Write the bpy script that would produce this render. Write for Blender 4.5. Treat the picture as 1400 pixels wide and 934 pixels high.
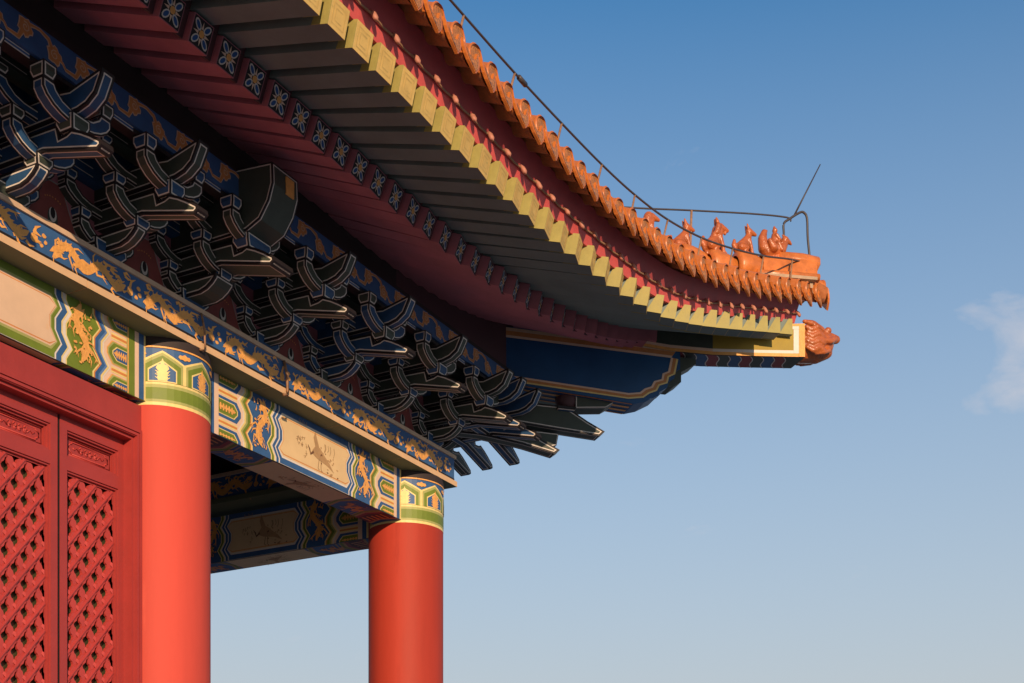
import bpy, bmesh, math, random
from mathutils import Vector, Matrix
from mathutils.geometry import tessellate_polygon
import numpy as np

for o in list(bpy.data.objects):
    bpy.data.objects.remove(o)
C = bpy.context.scene.collection
SC = bpy.context.scene
R = math.radians
EYE = 1.6                                   # camera height above the paved court

# ------------------------------------------------------------------ camera
cam_d = bpy.data.cameras.new('camera')
cam = bpy.data.objects.new('camera', cam_d)
C.objects.link(cam)
cam.location = (-7.427, -4.880, EYE)
cam.rotation_euler = (R(90), 0, R(28.72 - 90))
cam_d.sensor_width = 36
cam_d.lens = 1807 / 1400 * 36
cam_d.shift_y = (1240 - 467) / 1400
cam_d.clip_start = 0.05
cam_d.clip_end = 3000
SC.camera = cam

# ------------------------------------------------------------------ sky, sun, exposure
SUN_AZ, SUN_EL = R(220), R(13.9)
sdir = Vector((math.cos(SUN_AZ) * math.cos(SUN_EL), math.sin(SUN_AZ) * math.cos(SUN_EL), math.sin(SUN_EL)))
W = bpy.data.worlds.new('World')
SC.world = W
W.use_nodes = True
wn, wl = W.node_tree.nodes, W.node_tree.links
wn.clear()
wo = wn.new('ShaderNodeOutputWorld')
bg = wn.new('ShaderNodeBackground')
sky = wn.new('ShaderNodeTexSky')
sky.sky_type = 'NISHITA'
sky.sun_disc = False
sky.sun_elevation = SUN_EL
sky.sun_rotation = math.atan2(sdir.x, sdir.y)
sky.air_density = 1.0
sky.dust_density = 0.6
sky.ozone_density = 3.0
bg.inputs['Strength'].default_value = 0.12
# a few thin high clouds, placed by direction in the sky
tc = wn.new('ShaderNodeTexCoord')
vt = wn.new('ShaderNodeVectorMath'); vt.operation = 'NORMALIZE'
wl.new(tc.outputs['Generated'], vt.inputs[0])
mp = wn.new('ShaderNodeMapping'); mp.inputs['Scale'].default_value = (7, 7, 15)
wl.new(vt.outputs[0], mp.inputs['Vector'])
nz = wn.new('ShaderNodeTexNoise'); nz.inputs['Scale'].default_value = 1.6; nz.inputs['Detail'].default_value = 8
nz.inputs['Roughness'].default_value = 0.55; nz.inputs['Distortion'].default_value = 0.5
wl.new(mp.outputs[0], nz.inputs['Vector'])
dc = wn.new('ShaderNodeVectorMath'); dc.operation = 'DISTANCE'
_a = R(28.72 - math.degrees(math.atan(702 / 1807)))
_e = math.atan(770 / 1940)
dc.inputs[1].default_value = (math.cos(_a) * math.cos(_e), math.sin(_a) * math.cos(_e), math.sin(_e))
mp2 = wn.new('ShaderNodeMapping'); mp2.vector_type = 'POINT'
wl.new(vt.outputs[0], dc.inputs[0])
mr = wn.new('ShaderNodeMapRange'); mr.inputs['From Min'].default_value = 0.0; mr.inputs['From Max'].default_value = 0.075
mr.inputs['To Min'].default_value = 0.40; mr.inputs['To Max'].default_value = 0.0
wl.new(dc.outputs['Value'], mr.inputs['Value'])
ad = wn.new('ShaderNodeMath'); ad.operation = 'ADD'
wl.new(nz.outputs['Fac'], ad.inputs[0]); wl.new(mr.outputs[0], ad.inputs[1])
cr = wn.new('ShaderNodeMapRange'); cr.inputs['From Min'].default_value = 0.68; cr.inputs['From Max'].default_value = 0.98
cr.inputs['To Max'].default_value = 0.78
wl.new(ad.outputs[0], cr.inputs['Value'])
# deepen the clear blue overhead and thicken the pale air towards the horizon
tint = wn.new('ShaderNodeVectorMath'); tint.operation = 'MULTIPLY'
tint.inputs[1].default_value = (0.40, 1.10, 1.36)
wl.new(sky.outputs[0], tint.inputs[0])
sx = wn.new('ShaderNodeSeparateXYZ')
wl.new(vt.outputs[0], sx.inputs[0])
hz_ = wn.new('ShaderNodeMapRange'); hz_.interpolation_type = 'LINEAR'
hz_.inputs['From Min'].default_value = 0.13; hz_.inputs['From Max'].default_value = 0.60
hz_.inputs['To Min'].default_value = 0.97; hz_.inputs['To Max'].default_value = 0.0
wl.new(sx.outputs['Z'], hz_.inputs['Value'])
hm_ = wn.new('ShaderNodeMix'); hm_.data_type = 'RGBA'
wl.new(hz_.outputs[0], hm_.inputs['Factor'])
wl.new(tint.outputs[0], hm_.inputs['A'])
hm_.inputs['B'].default_value = (4.45, 4.72, 4.88, 1)
mx = wn.new('ShaderNodeMix'); mx.data_type = 'RGBA'
wl.new(cr.outputs[0], mx.inputs['Factor'])
wl.new(hm_.outputs['Result'], mx.inputs['A'])
mx.inputs['B'].default_value = (5.6, 5.3, 5.5, 1)
wl.new(mx.outputs['Result'], bg.inputs['Color'])
wl.new(bg.outputs[0], wo.inputs['Surface'])

sun_d = bpy.data.lights.new('sun', 'SUN')
sun_d.energy = 4.8
sun_d.angle = R(0.5)
sun_d.color = (1.0, 0.70, 0.44)
sun = bpy.data.objects.new('sun', sun_d)
C.objects.link(sun)
sun.rotation_euler = (-sdir).to_track_quat('-Z', 'Y').to_euler()

SC.view_settings.view_transform = 'Standard'
SC.view_settings.look = 'None'
SC.view_settings.exposure = 0.0
SC.view_settings.gamma = 1
SC.view_settings.use_curve_mapping = False

# ------------------------------------------------------------------ materials
MATS = {}


def mat(name, col, rough=0.5, var=0.12, scale=6.0, bump=0.0, bscale=40.0, col2=None, thr=None, metal=0.0, spec=0.5, streak=False, coat=0.0):
    m = bpy.data.materials.new(name)
    m.use_nodes = True
    n, l = m.node_tree.nodes, m.node_tree.links
    b = n['Principled BSDF']
    b.inputs['Roughness'].default_value = rough
    b.inputs['Metallic'].default_value = metal
    b.inputs['Specular IOR Level'].default_value = spec
    b.inputs['Coat Weight'].default_value = coat
    b.inputs['Coat Roughness'].default_value = 0.2
    t = n.new('ShaderNodeTexCoord')
    mpn = n.new('ShaderNodeMapping')
    if streak:
        mpn.inputs['Scale'].default_value = (1, 1, 0.12)
    l.new(t.outputs['Object'], mpn.inputs['Vector'])
    nz = n.new('ShaderNodeTexNoise')
    nz.inputs['Scale'].default_value = scale
    nz.inputs['Detail'].default_value = 6
    nz.inputs['Roughness'].default_value = 0.65
    l.new(mpn.outputs[0], nz.inputs['Vector'])
    rp = n.new('ShaderNodeMapRange')
    rp.inputs['From Min'].default_value = 0.3
    rp.inputs['From Max'].default_value = 0.7
    rp.inputs['To Min'].default_value = 1 - var
    rp.inputs['To Max'].default_value = 1 + var
    l.new(nz.outputs['Fac'], rp.inputs['Value'])
    mul = n.new('ShaderNodeVectorMath'); mul.operation = 'SCALE'
    l.new(rp.outputs[0], mul.inputs['Scale'])
    mul.inputs[0].default_value = col
    out = mul.outputs[0]
    if col2 is not None:
        n2 = n.new('ShaderNodeTexNoise'); n2.inputs['Scale'].default_value = scale * 2.3; n2.inputs['Detail'].default_value = 7
        n2.inputs['Roughness'].default_value = 0.7
        l.new(mpn.outputs[0], n2.inputs['Vector'])
        r2 = n.new('ShaderNodeMapRange'); r2.inputs['From Min'].default_value = (thr or 0.55); r2.inputs['From Max'].default_value = (thr or 0.55) + 0.12
        l.new(n2.outputs['Fac'], r2.inputs['Value'])
        mxn = n.new('ShaderNodeMix'); mxn.data_type = 'RGBA'
        l.new(r2.outputs[0], mxn.inputs['Factor'])
        l.new(out, mxn.inputs['A'])
        mxn.inputs['B'].default_value = (*col2, 1)
        out = mxn.outputs['Result']
    l.new(out, b.inputs['Base Color'])
    rr = n.new('ShaderNodeMapRange')
    rr.inputs['To Min'].default_value = max(0.05, rough - 0.1)
    rr.inputs['To Max'].default_value = min(1, rough + 0.12)
    l.new(nz.outputs['Fac'], rr.inputs['Value'])
    l.new(rr.outputs[0], b.inputs['Roughness'])
    if bump:
        nb = n.new('ShaderNodeTexNoise'); nb.inputs['Scale'].default_value = bscale; nb.inputs['Detail'].default_value = 5
        l.new(t.outputs['Object'], nb.inputs['Vector'])
        bp = n.new('ShaderNodeBump'); bp.inputs['Strength'].default_value = bump; bp.inputs['Distance'].default_value = 0.01
        l.new(nb.outputs['Fac'], bp.inputs['Height'])
        l.new(bp.outputs[0], b.inputs['Normal'])
    MATS[name] = m
    return m


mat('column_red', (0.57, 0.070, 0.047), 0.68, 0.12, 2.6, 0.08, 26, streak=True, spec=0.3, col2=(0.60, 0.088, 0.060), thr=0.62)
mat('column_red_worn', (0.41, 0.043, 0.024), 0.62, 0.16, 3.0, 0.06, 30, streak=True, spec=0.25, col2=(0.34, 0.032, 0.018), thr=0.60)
mat('door_red', (0.35, 0.041, 0.036), 0.42, 0.10, 5, 0.10, 50, spec=0.4)
mat('lattice_red', (0.46, 0.054, 0.047), 0.45, 0.12, 8, 0.12, 60, spec=0.4)
mat('board_red_shaded', (0.36, 0.056, 0.062), 0.6, 0.14, 7, 0.1, 40)  # board red darkened, the tiles' shade put into the colour
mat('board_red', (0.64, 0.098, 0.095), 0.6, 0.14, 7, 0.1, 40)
mat('maroon', (0.42, 0.150, 0.185), 0.6, 0.15, 5, 0.08, 40)
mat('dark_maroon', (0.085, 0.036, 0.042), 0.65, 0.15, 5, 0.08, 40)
mat('petal_blue', (0.018, 0.085, 0.27), 0.55, 0.12, 9)
mat('rafter_green', (0.150, 0.205, 0.190), 0.6, 0.15, 5, 0.08, 40)
mat('tip_olive', (0.35, 0.305, 0.090), 0.6, 0.12, 14, 0.1, 60, col2=(0.26, 0.25, 0.06), thr=0.62)
mat('tip_line', (0.56, 0.385, 0.12), 0.6, 0.2, 30)
mat('tip_yellow', (0.66, 0.45, 0.14), 0.6, 0.14, 14, 0.12, 60, col2=(0.42, 0.33, 0.10), thr=0.60)
mat('hip_yellow', (0.34, 0.24, 0.030), 0.6, 0.10, 9, 0.1, 60)
mat('glaze', (0.56, 0.165, 0.032), 0.34, 0.28, 9, 0.25, 45, col2=(0.36, 0.135, 0.060), thr=0.58, spec=0.55)
mat('glaze_red', (0.42, 0.110, 0.026), 0.30, 0.30, 16, 0.45, 70, col2=(0.28, 0.07, 0.03), thr=0.60, spec=0.6)
mat('glaze_pan', (0.42, 0.14, 0.045), 0.45, 0.28, 9, 0.25, 45, col2=(0.26, 0.11, 0.06), thr=0.56)
mat('tile_relief', (0.46, 0.18, 0.05), 0.5, 0.35, 40, 0.9, 70, col2=(0.20, 0.09, 0.04), thr=0.5)
mat('mortar', (0.42, 0.30, 0.20), 0.9, 0.2, 12, 0.3, 60)
mat('black', (0.012, 0.009, 0.011), 0.55, 0.2, 6)
mat('line_white', (0.66, 0.61, 0.56), 0.6, 0.08, 20)
mat('line_dim', (0.30, 0.27, 0.25), 0.6, 0.08, 20)
mat('bracket_blue', (0.020, 0.075, 0.185), 0.55, 0.22, 8)
mat('bracket_green', (0.050, 0.064, 0.050), 0.55, 0.2, 8)
mat('blue', (0.034, 0.108, 0.275), 0.55, 0.14, 9, 0.05, 60)
mat('blue_pale', (0.10, 0.20, 0.44), 0.55, 0.12, 9)
mat('deep_blue', (0.010, 0.078, 0.215), 0.5, 0.12, 5)
mat('green', (0.155, 0.215, 0.020), 0.55, 0.14, 9, 0.05, 60)
mat('green_pale', (0.36, 0.37, 0.12), 0.55, 0.1, 9)
mat('peach', (0.76, 0.54, 0.40), 0.6, 0.06, 9)
mat('white_paint', (0.72, 0.66, 0.60), 0.6, 0.05, 9)
mat('cream', (0.72, 0.52, 0.28), 0.6, 0.07, 5)
mat('cream_pink', (0.74, 0.52, 0.36), 0.6, 0.10, 3.5, col2=(0.76, 0.44, 0.20), thr=0.62)
mat('gold', (0.80, 0.39, 0.105), 0.45, 0.14, 30, 0.3, 90)
mat('gold_pale', (0.80, 0.62, 0.24), 0.5, 0.10, 20)
mat('gold_red', (0.66, 0.24, 0.06), 0.5, 0.12, 20)
mat('cloud_brown', (0.55, 0.23, 0.075), 0.55, 0.14, 20)
mat('cloud_line', (0.62, 0.43, 0.29), 0.6, 0.1, 20)
mat('ink', (0.16, 0.075, 0.035), 0.7, 0.1, 20)
mat('ink_pale', (0.44, 0.27, 0.13), 0.7, 0.15, 20)
mat('lip_peach', (0.68, 0.45, 0.26), 0.6, 0.08, 8, 0.06, 50)
mat('soffit_olive', (0.135, 0.155, 0.085), 0.7, 0.08, 5)
mat('dark_wood_shade', (0.030, 0.020, 0.020), 0.7, 0.2, 5)  # dark wood, also the painted shade on neck, purlin and flying soffit
mat('wall_grey', (0.20, 0.17, 0.15), 0.8, 0.1, 3)
mat('wire', (0.055, 0.045, 0.045), 0.45, 0.2, 20)
mat('rusty', (0.30, 0.16, 0.085), 0.6, 0.3, 40)
mat('socket', (0.48, 0.20, 0.14), 0.6, 0.2, 40)
mat('glass_dark', (0.06, 0.055, 0.025), 0.15, 0.3, 20)
mat('paving', (0.175, 0.190, 0.205), 0.85, 0.12, 0.8, 0.2, 8)
mat('bounce_cut_stone', (0.10, 0.10, 0.105), 0.85, 0.15, 2)
mat('pearl_red', (0.26, 0.060, 0.052), 0.6, 0.2, 12)  # red darkened to put the shade between the brackets into the paint
mat('stripe_red', (0.26, 0.045, 0.05), 0.6, 0.1, 9)

# ------------------------------------------------------------------ object helpers


def V(x, y, h):
    return Vector((x, y, h + EYE))


def link(name, mesh, parent=None, label=None):
    o = bpy.data.objects.new(name, mesh)
    C.objects.link(o)
    if parent is not None:
        o.parent = parent
    if label:
        o['label'] = label
    return o


def empty(name, loc=(0, 0, 0), parent=None):
    o = bpy.data.objects.new(name, None)
    o.empty_display_size = 0.1
    C.objects.link(o)
    o.location = loc
    if parent is not None:
        o.parent = parent
    return o


def tag(o, label=None, cat=None, group=None, kind=None):
    if label: o['label'] = label
    if cat: o['category'] = cat
    if group: o['group'] = group
    if kind: o['kind'] = kind
    return o


class MB:
    """collects shapes for one mesh"""

    def __init__(self):
        self.v, self.f, self.m, self.s, self.mats = [], [], [], [], []

    def mi(self, m):
        if m not in self.mats:
            self.mats.append(m)
        return self.mats.index(m)

    def add(self, vs, fs, m, smooth=False):
        b = len(self.v)
        self.v += [tuple(p) for p in vs]
        k = self.mi(m)
        for f in fs:
            self.f.append([b + i for i in f])
            self.m.append(k)
            self.s.append(smooth)

    def box(self, lo, hi, m):
        x0, y0, z0 = lo
        x1, y1, z1 = hi
        vs = [(x0, y0, z0), (x1, y0, z0), (x1, y1, z0), (x0, y1, z0), (x0, y0, z1), (x1, y0, z1), (x1, y1, z1), (x0, y1, z1)]
        self.add(vs, [(0, 3, 2, 1), (4, 5, 6, 7), (0, 1, 5, 4), (1, 2, 6, 5), (2, 3, 7, 6), (3, 0, 4, 7)], m)

    def hbox(self, x0, x1, y0, y1, h0, h1, m):
        self.box((x0, y0, h0 + EYE), (x1, y1, h1 + EYE), m)

    def bar(self, p0, p1, w, t, m, up=Vector((0, 0, 1)), w0=None):
        """square bar from p0 to p1, width w (sideways), thickness t (upwards)"""
        p0, p1 = Vector(p0), Vector(p1)
        d = (p1 - p0).normalized()
        s = d.cross(up).normalized()
        u = s.cross(d).normalized()
        vs = []
        for p, ww in ((p0, w if w0 is None else w0), (p1, w)):
            for a, b in ((-1, -1), (1, -1), (1, 1), (-1, 1)):
                vs.append(p + s * (a * ww / 2) + u * (b * t / 2))
        self.add(vs, [(0, 1, 2, 3), (7, 6, 5, 4), (0, 4, 5, 1), (1, 5, 6, 2), (2, 6, 7, 3), (3, 7, 4, 0)], m)

    def tube(self, pts, r, m, seg=8, smooth=True, caps=True):
        pts = [Vector(p) for p in pts]
        n = len(pts)
        rs = r if isinstance(r, (list, tuple)) else [r] * n
        vs, fs = [], []
        ref = Vector((0, 0, 1))
        for i, p in enumerate(pts):
            d = (pts[min(i + 1, n - 1)] - pts[max(i - 1, 0)]).normalized()
            a = ref if abs(d.z) < 0.95 else Vector((1, 0, 0))
            s = d.cross(a).normalized()
            u = s.cross(d).normalized()
            for k in range(seg):
                t = 2 * math.pi * k / seg
                vs.append(p + s * (math.cos(t) * rs[i]) + u * (math.sin(t) * rs[i]))
        for i in range(n - 1):
            for k in range(seg):
                k2 = (k + 1) % seg
                fs.append((i * seg + k, i * seg + k2, (i + 1) * seg + k2, (i + 1) * seg + k))
        if caps:
            fs.append(tuple(range(seg))[::-1])
            fs.append(tuple((n - 1) * seg + k for k in range(seg)))
        self.add(vs, fs, m, smooth)

    def strip(self, rows, m, smooth=False, closed=False):
        """rows: list of equal-length point lists"""
        n = len(rows[0])
        vs = [p for r in rows for p in r]
        fs = []
        for i in range(len(rows) - 1):
            for k in range(n - (0 if closed else 1)):
                k2 = (k + 1) % n
                fs.append((i * n + k, i * n + k2, (i + 1) * n + k2, (i + 1) * n + k))
        self.add(vs, fs, m, smooth)

    def prism(self, pts, off, m, smooth_side=False):
        """extrude planar 3D polygon by vector off"""
        pts = [Vector(p) for p in pts]
        off = Vector(off)
        n = len(pts)
        vs = pts + [p + off for p in pts]
        fs = [tuple(range(n))[::-1], tuple(range(n, 2 * n))]
        fs += [(i, (i + 1) % n, (i + 1) % n + n, i + n) for i in range(n)]
        self.add(vs, fs, m)

    def mesh(self, name):
        me = bpy.data.meshes.new(name)
        me.from_pydata(self.v, [], self.f)
        for m in self.mats:
            me.materials.append(MATS[m])
        me.polygons.foreach_set('material_index', self.m)
        me.polygons.foreach_set('use_smooth', self.s)
        me.update()
        return me

    def fixed(self, name):
        """mesh with normals made consistent"""
        me = self.mesh(name)
        bm = bmesh.new()
        bm.from_mesh(me)
        bmesh.ops.recalc_face_normals(bm, faces=bm.faces)
        bm.to_mesh(me)
        bm.free()
        return me

    def build(self, name, parent=None, label=None, fix=True):
        return link(name, self.fixed(name) if fix else self.mesh(name), parent, label)


def outlined(mb, fill, t1=0.012, t2=0.0062, name='part', line='line_white', core='black'):
    """every face (or run of faces round a gentle curve) gets a black rim, a white line and a coloured field (one mesh)"""
    me = mb.fixed(name)
    bm = bmesh.new()
    bm.from_mesh(me)
    bm.normal_update()
    for f in bm.faces:
        f.material_index = 0
    left = set(bm.faces)
    groups = []
    while left:
        f = left.pop()
        g = [f]
        st = [f]
        while st:
            c = st.pop()
            if len(c.verts) != 4: continue
            for e in c.edges:
                for o in e.link_faces:
                    if o in left and len(o.verts) == 4 and c.normal.angle(o.normal, 9) < R(38):
                        left.discard(o)
                        g.append(o)
                        st.append(o)
        groups.append(g)
    for g in groups:
        be = [e for f in g for e in f.edges if sum(1 for o in e.link_faces if o in g) == 1]
        per = sum(e.calc_length() for e in be)
        a = sum(f.calc_area() for f in g)
        if per < 1e-6 or a / per * 2 < (t1 + t2) * 1.12: continue
        bmesh.ops.inset_region(bm, faces=g, thickness=t1, use_boundary=True, use_even_offset=True)
        for f in g: f.material_index = 1
        bmesh.ops.inset_region(bm, faces=g, thickness=t2, use_boundary=True, use_even_offset=True)
        for f in g: f.material_index = 2
    me.materials.clear()
    for m in (core, line, fill):
        me.materials.append(MATS[m])
    bm.to_mesh(me)
    bm.free()
    return me


# ------------------------------------------------------------------ painted ornament (thin layers of paint / gilding)
class Art:
    def __init__(self, F, step=0.0007, base=0.0012, maxlen=None):
        self.F, self.step, self.base, self.maxlen = F, step, base, maxlen
        self.mb = MB()
        self.n = 0

    def tri(self, a, b, c, z, m):
        w = self.maxlen
        lo, hi = min(a[0], b[0], c[0]), max(a[0], b[0], c[0])

        def clip(ps, x, keep_right):
            out = []
            for i in range(len(ps)):
                p, q = ps[i], ps[(i + 1) % len(ps)]
                ip = (p[0] >= x) if keep_right else (p[0] <= x)
                iq = (q[0] >= x) if keep_right else (q[0] <= x)
                if ip: out.append(p)
                if ip != iq:
                    t = (x - p[0]) / (q[0] - p[0])
                    out.append((x, p[1] + (q[1] - p[1]) * t))
            return out
        for k in range(math.floor(lo / w), math.floor(hi / w) + 1):
            ps = clip(clip([a, b, c], k * w, True), (k + 1) * w, False)
            if len(ps) >= 3:
                self.mb.add([self.F(p[0], p[1], z) for p in ps], [tuple(range(len(ps)))], m)

    def poly(self, pts, m, layer):
        self.n += 1
        z = self.base + layer * self.step + (self.n % 64) * 0.000006
        if self.maxlen is None:
            vs = [self.F(u, v, z) for u, v in pts]
            if len(pts) <= 4 and len(pts) == 3:
                self.mb.add(vs, [(0, 1, 2)], m)
                return
            tr = tessellate_polygon([[Vector((u, v, 0)) for u, v in pts]])
            self.mb.add(vs, [tuple(t) for t in tr], m)
            return
        for t in tessellate_polygon([[Vector((u, v, 0)) for u, v in pts]]):
            self.tri(pts[t[0]], pts[t[1]], pts[t[2]], z, m)

    def rect(self, u0, u1, v0, v1, m, layer):
        self.poly([(u0, v0), (u1, v0), (u1, v1), (u0, v1)], m, layer)

    def stroke(self, pts, w, m, layer):
        n = len(pts)
        ws = w if isinstance(w, (list, tuple)) else [w] * n
        L, Rr = [], []
        for i in range(n):
            x0, y0 = pts[max(0, i - 1)]
            x1, y1 = pts[min(n - 1, i + 1)]
            d = math.hypot(x1 - x0, y1 - y0) or 1e-9
            nx, ny = -(y1 - y0) / d, (x1 - x0) / d
            L.append((pts[i][0] + nx * ws[i] / 2, pts[i][1] + ny * ws[i] / 2))
            Rr.append((pts[i][0] - nx * ws[i] / 2, pts[i][1] - ny * ws[i] / 2))
        self.n += 1
        z = self.base + layer * self.step + (self.n % 64) * 0.000006
        for i in range(n - 1):
            self.mb.add([self.F(*L[i], z), self.F(*L[i + 1], z), self.F(*Rr[i + 1], z), self.F(*Rr[i], z)], [(0, 1, 2, 3)], m)

    def blob(self, u, v, ru, rv, m, layer, rng=None, n=10, rough=0.25, rot=0):
        pts = []
        for i in range(n):
            t = 2 * math.pi * i / n
            k = 1 + (rng.uniform(-rough, rough) if rng else 0)
            x, y = math.cos(t) * ru * k, math.sin(t) * rv * k
            pts.append((u + x * math.cos(rot) - y * math.sin(rot), v + x * math.sin(rot) + y * math.cos(rot)))
        self.poly(pts, m, layer)

    def build(self, name, parent, label=None):
        return link(name, self.mb.mesh(name), parent, label)


def dragon(art, path, width, rng, layer, m='gold', m2='gold_pale', head_at_start=True):
    """a gilded dragon: body along path, fins, legs with claws, head, flames"""
    n = len(path)
    ws = [width * (0.75 + 0.5 * math.sin(math.pi * min(1, 0.25 + 0.75 * i / (n - 1)))) for i in range(n)]
    ws[-1] = width * 0.15
    art.stroke(path, ws, m, layer)
    for i in range(2, n - 2):
        x0, y0 = path[i - 1]; x1, y1 = path[i + 1]
        d = math.hypot(x1 - x0, y1 - y0) or 1e-9
        tx, ty = (x1 - x0) / d, (y1 - y0) / d
        nx, ny = -ty, tx
        px, py = path[i]
        b = width * 0.45
        art.poly([(px + nx * b - tx * b * 0.5, py + ny * b - ty * b * 0.5), (px + nx * b + tx * b * 0.5, py + ny * b + ty * b * 0.5),
                  (px + nx * b * 2.1 + tx * b * 0.7, py + ny * b * 2.1 + ty * b * 0.7)], m, layer)
    # head
    hx, hy = path[0]
    dx, dy = path[0][0] - path[2][0], path[0][1] - path[2][1]
    d = math.hypot(dx, dy) or 1e-9
    dx, dy = dx / d, dy / d
    nx, ny = -dy, dx
    P = lambda a, b: (hx + dx * a * width + nx * b * width, hy + dy * a * width + ny * b * width)
    art.poly([P(-0.5, -0.6), P(0.2, -0.8), P(1.4, -0.55), P(0.7, -0.15), P(1.5, 0.25), P(1.1, 0.65), P(0.3, 0.75), P(-0.4, 1.1), P(-0.7, 0.4)], m, layer)
    art.stroke([P(0.1, 0.6), P(-0.5, 1.3), P(-1.2, 1.5)], [width * 0.3, width * 0.25, width * 0.05], m, layer)
    art.stroke([P(1.2, 0.3), P(1.7, 0.8), P(1.5, 1.3)], [width * 0.2, width * 0.15, width * 0.04], m, layer)
    art.stroke([P(-0.2, -0.6), P(-0.7, -1.2), P(-1.3, -1.2)], [width * 0.35, width * 0.3, width * 0.05], m, layer)
    # legs and flames
    for k, (ti, sd) in enumerate(((0.22, -1), (0.30, 1), (0.58, -1), (0.68, 1), (0.85, -1))):
        i = max(1, min(n - 2, int(ti * (n - 1))))
        x0, y0 = path[i - 1]; x1, y1 = path[i + 1]
        d = math.hypot(x1 - x0, y1 - y0) or 1e-9
        tx, ty = (x1 - x0) / d, (y1 - y0) / d
        nx, ny = -ty * sd, tx * sd
        px, py = path[i]
        j = rng.uniform(-0.5, 0.9)
        a = (px + nx * width * 1.1 + tx * width * j, py + ny * width * 1.1 + ty * width * j)
        b = (a[0] + nx * width * 0.5 + tx * width * 0.9, a[1] + ny * width * 0.5 + ty * width * 0.9)
        art.stroke([(px, py), a, b], [width * 0.55, width * 0.38, width * 0.28], m, layer)
        for q in (-0.8, 0.0, 0.8):
            e = (b[0] + (tx + nx * q) * width * 0.75, b[1] + (ty + ny * q) * width * 0.75)
            art.stroke([b, e], [width * 0.24, width * 0.03], m, layer)
        f0 = (px - nx * width * 0.6, py - ny * width * 0.6)
        art.stroke([f0, (f0[0] - nx * width * 0.7 + tx * width * 0.5, f0[1] - ny * width * 0.7 + ty * width * 0.5),
                    (f0[0] - nx * width * 1.0 + tx * width * 1.5, f0[1] - ny * width * 1.0 + ty * width * 1.5)],
                   [width * 0.3, width * 0.26, width * 0.03], m, layer)


def comb(art, u0, u1, v0, v1, m, layer, horizontal=True, flip=False):
    """gilded leaf scroll with a comb of lobes, filling the box"""
    L = (u1 - u0) if horizontal else (v1 - v0)
    Wd = (v1 - v0) if horizontal else (u1 - u0)
    def P(a, b):
        if flip: a = 1 - a
        return (u0 + a * (u1 - u0), v0 + (0.5 + b * 0.5) * Wd) if horizontal else (u0 + (0.5 + b * 0.5) * Wd, v0 + a * (v1 - v0))
    pts = []
    k = 5
    for i in range(k):
        a = i / k
        pts += [P(a * 0.86, 0.28), P(a * 0.86 + 0.03, 0.95), P(a * 0.86 + 0.10, 0.85), P(a * 0.86 + 0.12, 0.32)]
    pts += [P(0.86, 0.55), P(0.93, 0.2), P(1.0, 0.0), P(0.93, -0.2), P(0.86, -0.55)]
    for i in reversed(range(k)):
        a = i / k
        pts += [P(a * 0.86 + 0.12, -0.32), P(a * 0.86 + 0.10, -0.85), P(a * 0.86 + 0.03, -0.95), P(a * 0.86, -0.28)]
    art.poly(pts, m, layer)


# ================================================================== GROUND
g = MB()
g.add([(-1500, -1500, 0), (1500, -1500, 0), (1500, 1500, 0), (-1500, 1500, 0)], [(0, 1, 2, 3)], 'paving')
tag(g.build('ground', fix=False), 'pale stone paved court around the temple hall', None, None, 'structure')

# ================================================================== TEMPLE HALL
hall = empty('temple_hall')
tag(hall, 'Chinese temple hall with red columns, painted bracketed eaves and an upturned orange tiled roof corner', 'temple')
BAY = 2.30
SETS = [0.0, -0.575, -1.15, -1.725, -2.30, -2.875, -3.45, -4.025, -4.6]

# ---------------- columns
CAP0, CAP1 = 2.505, 2.80


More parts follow.
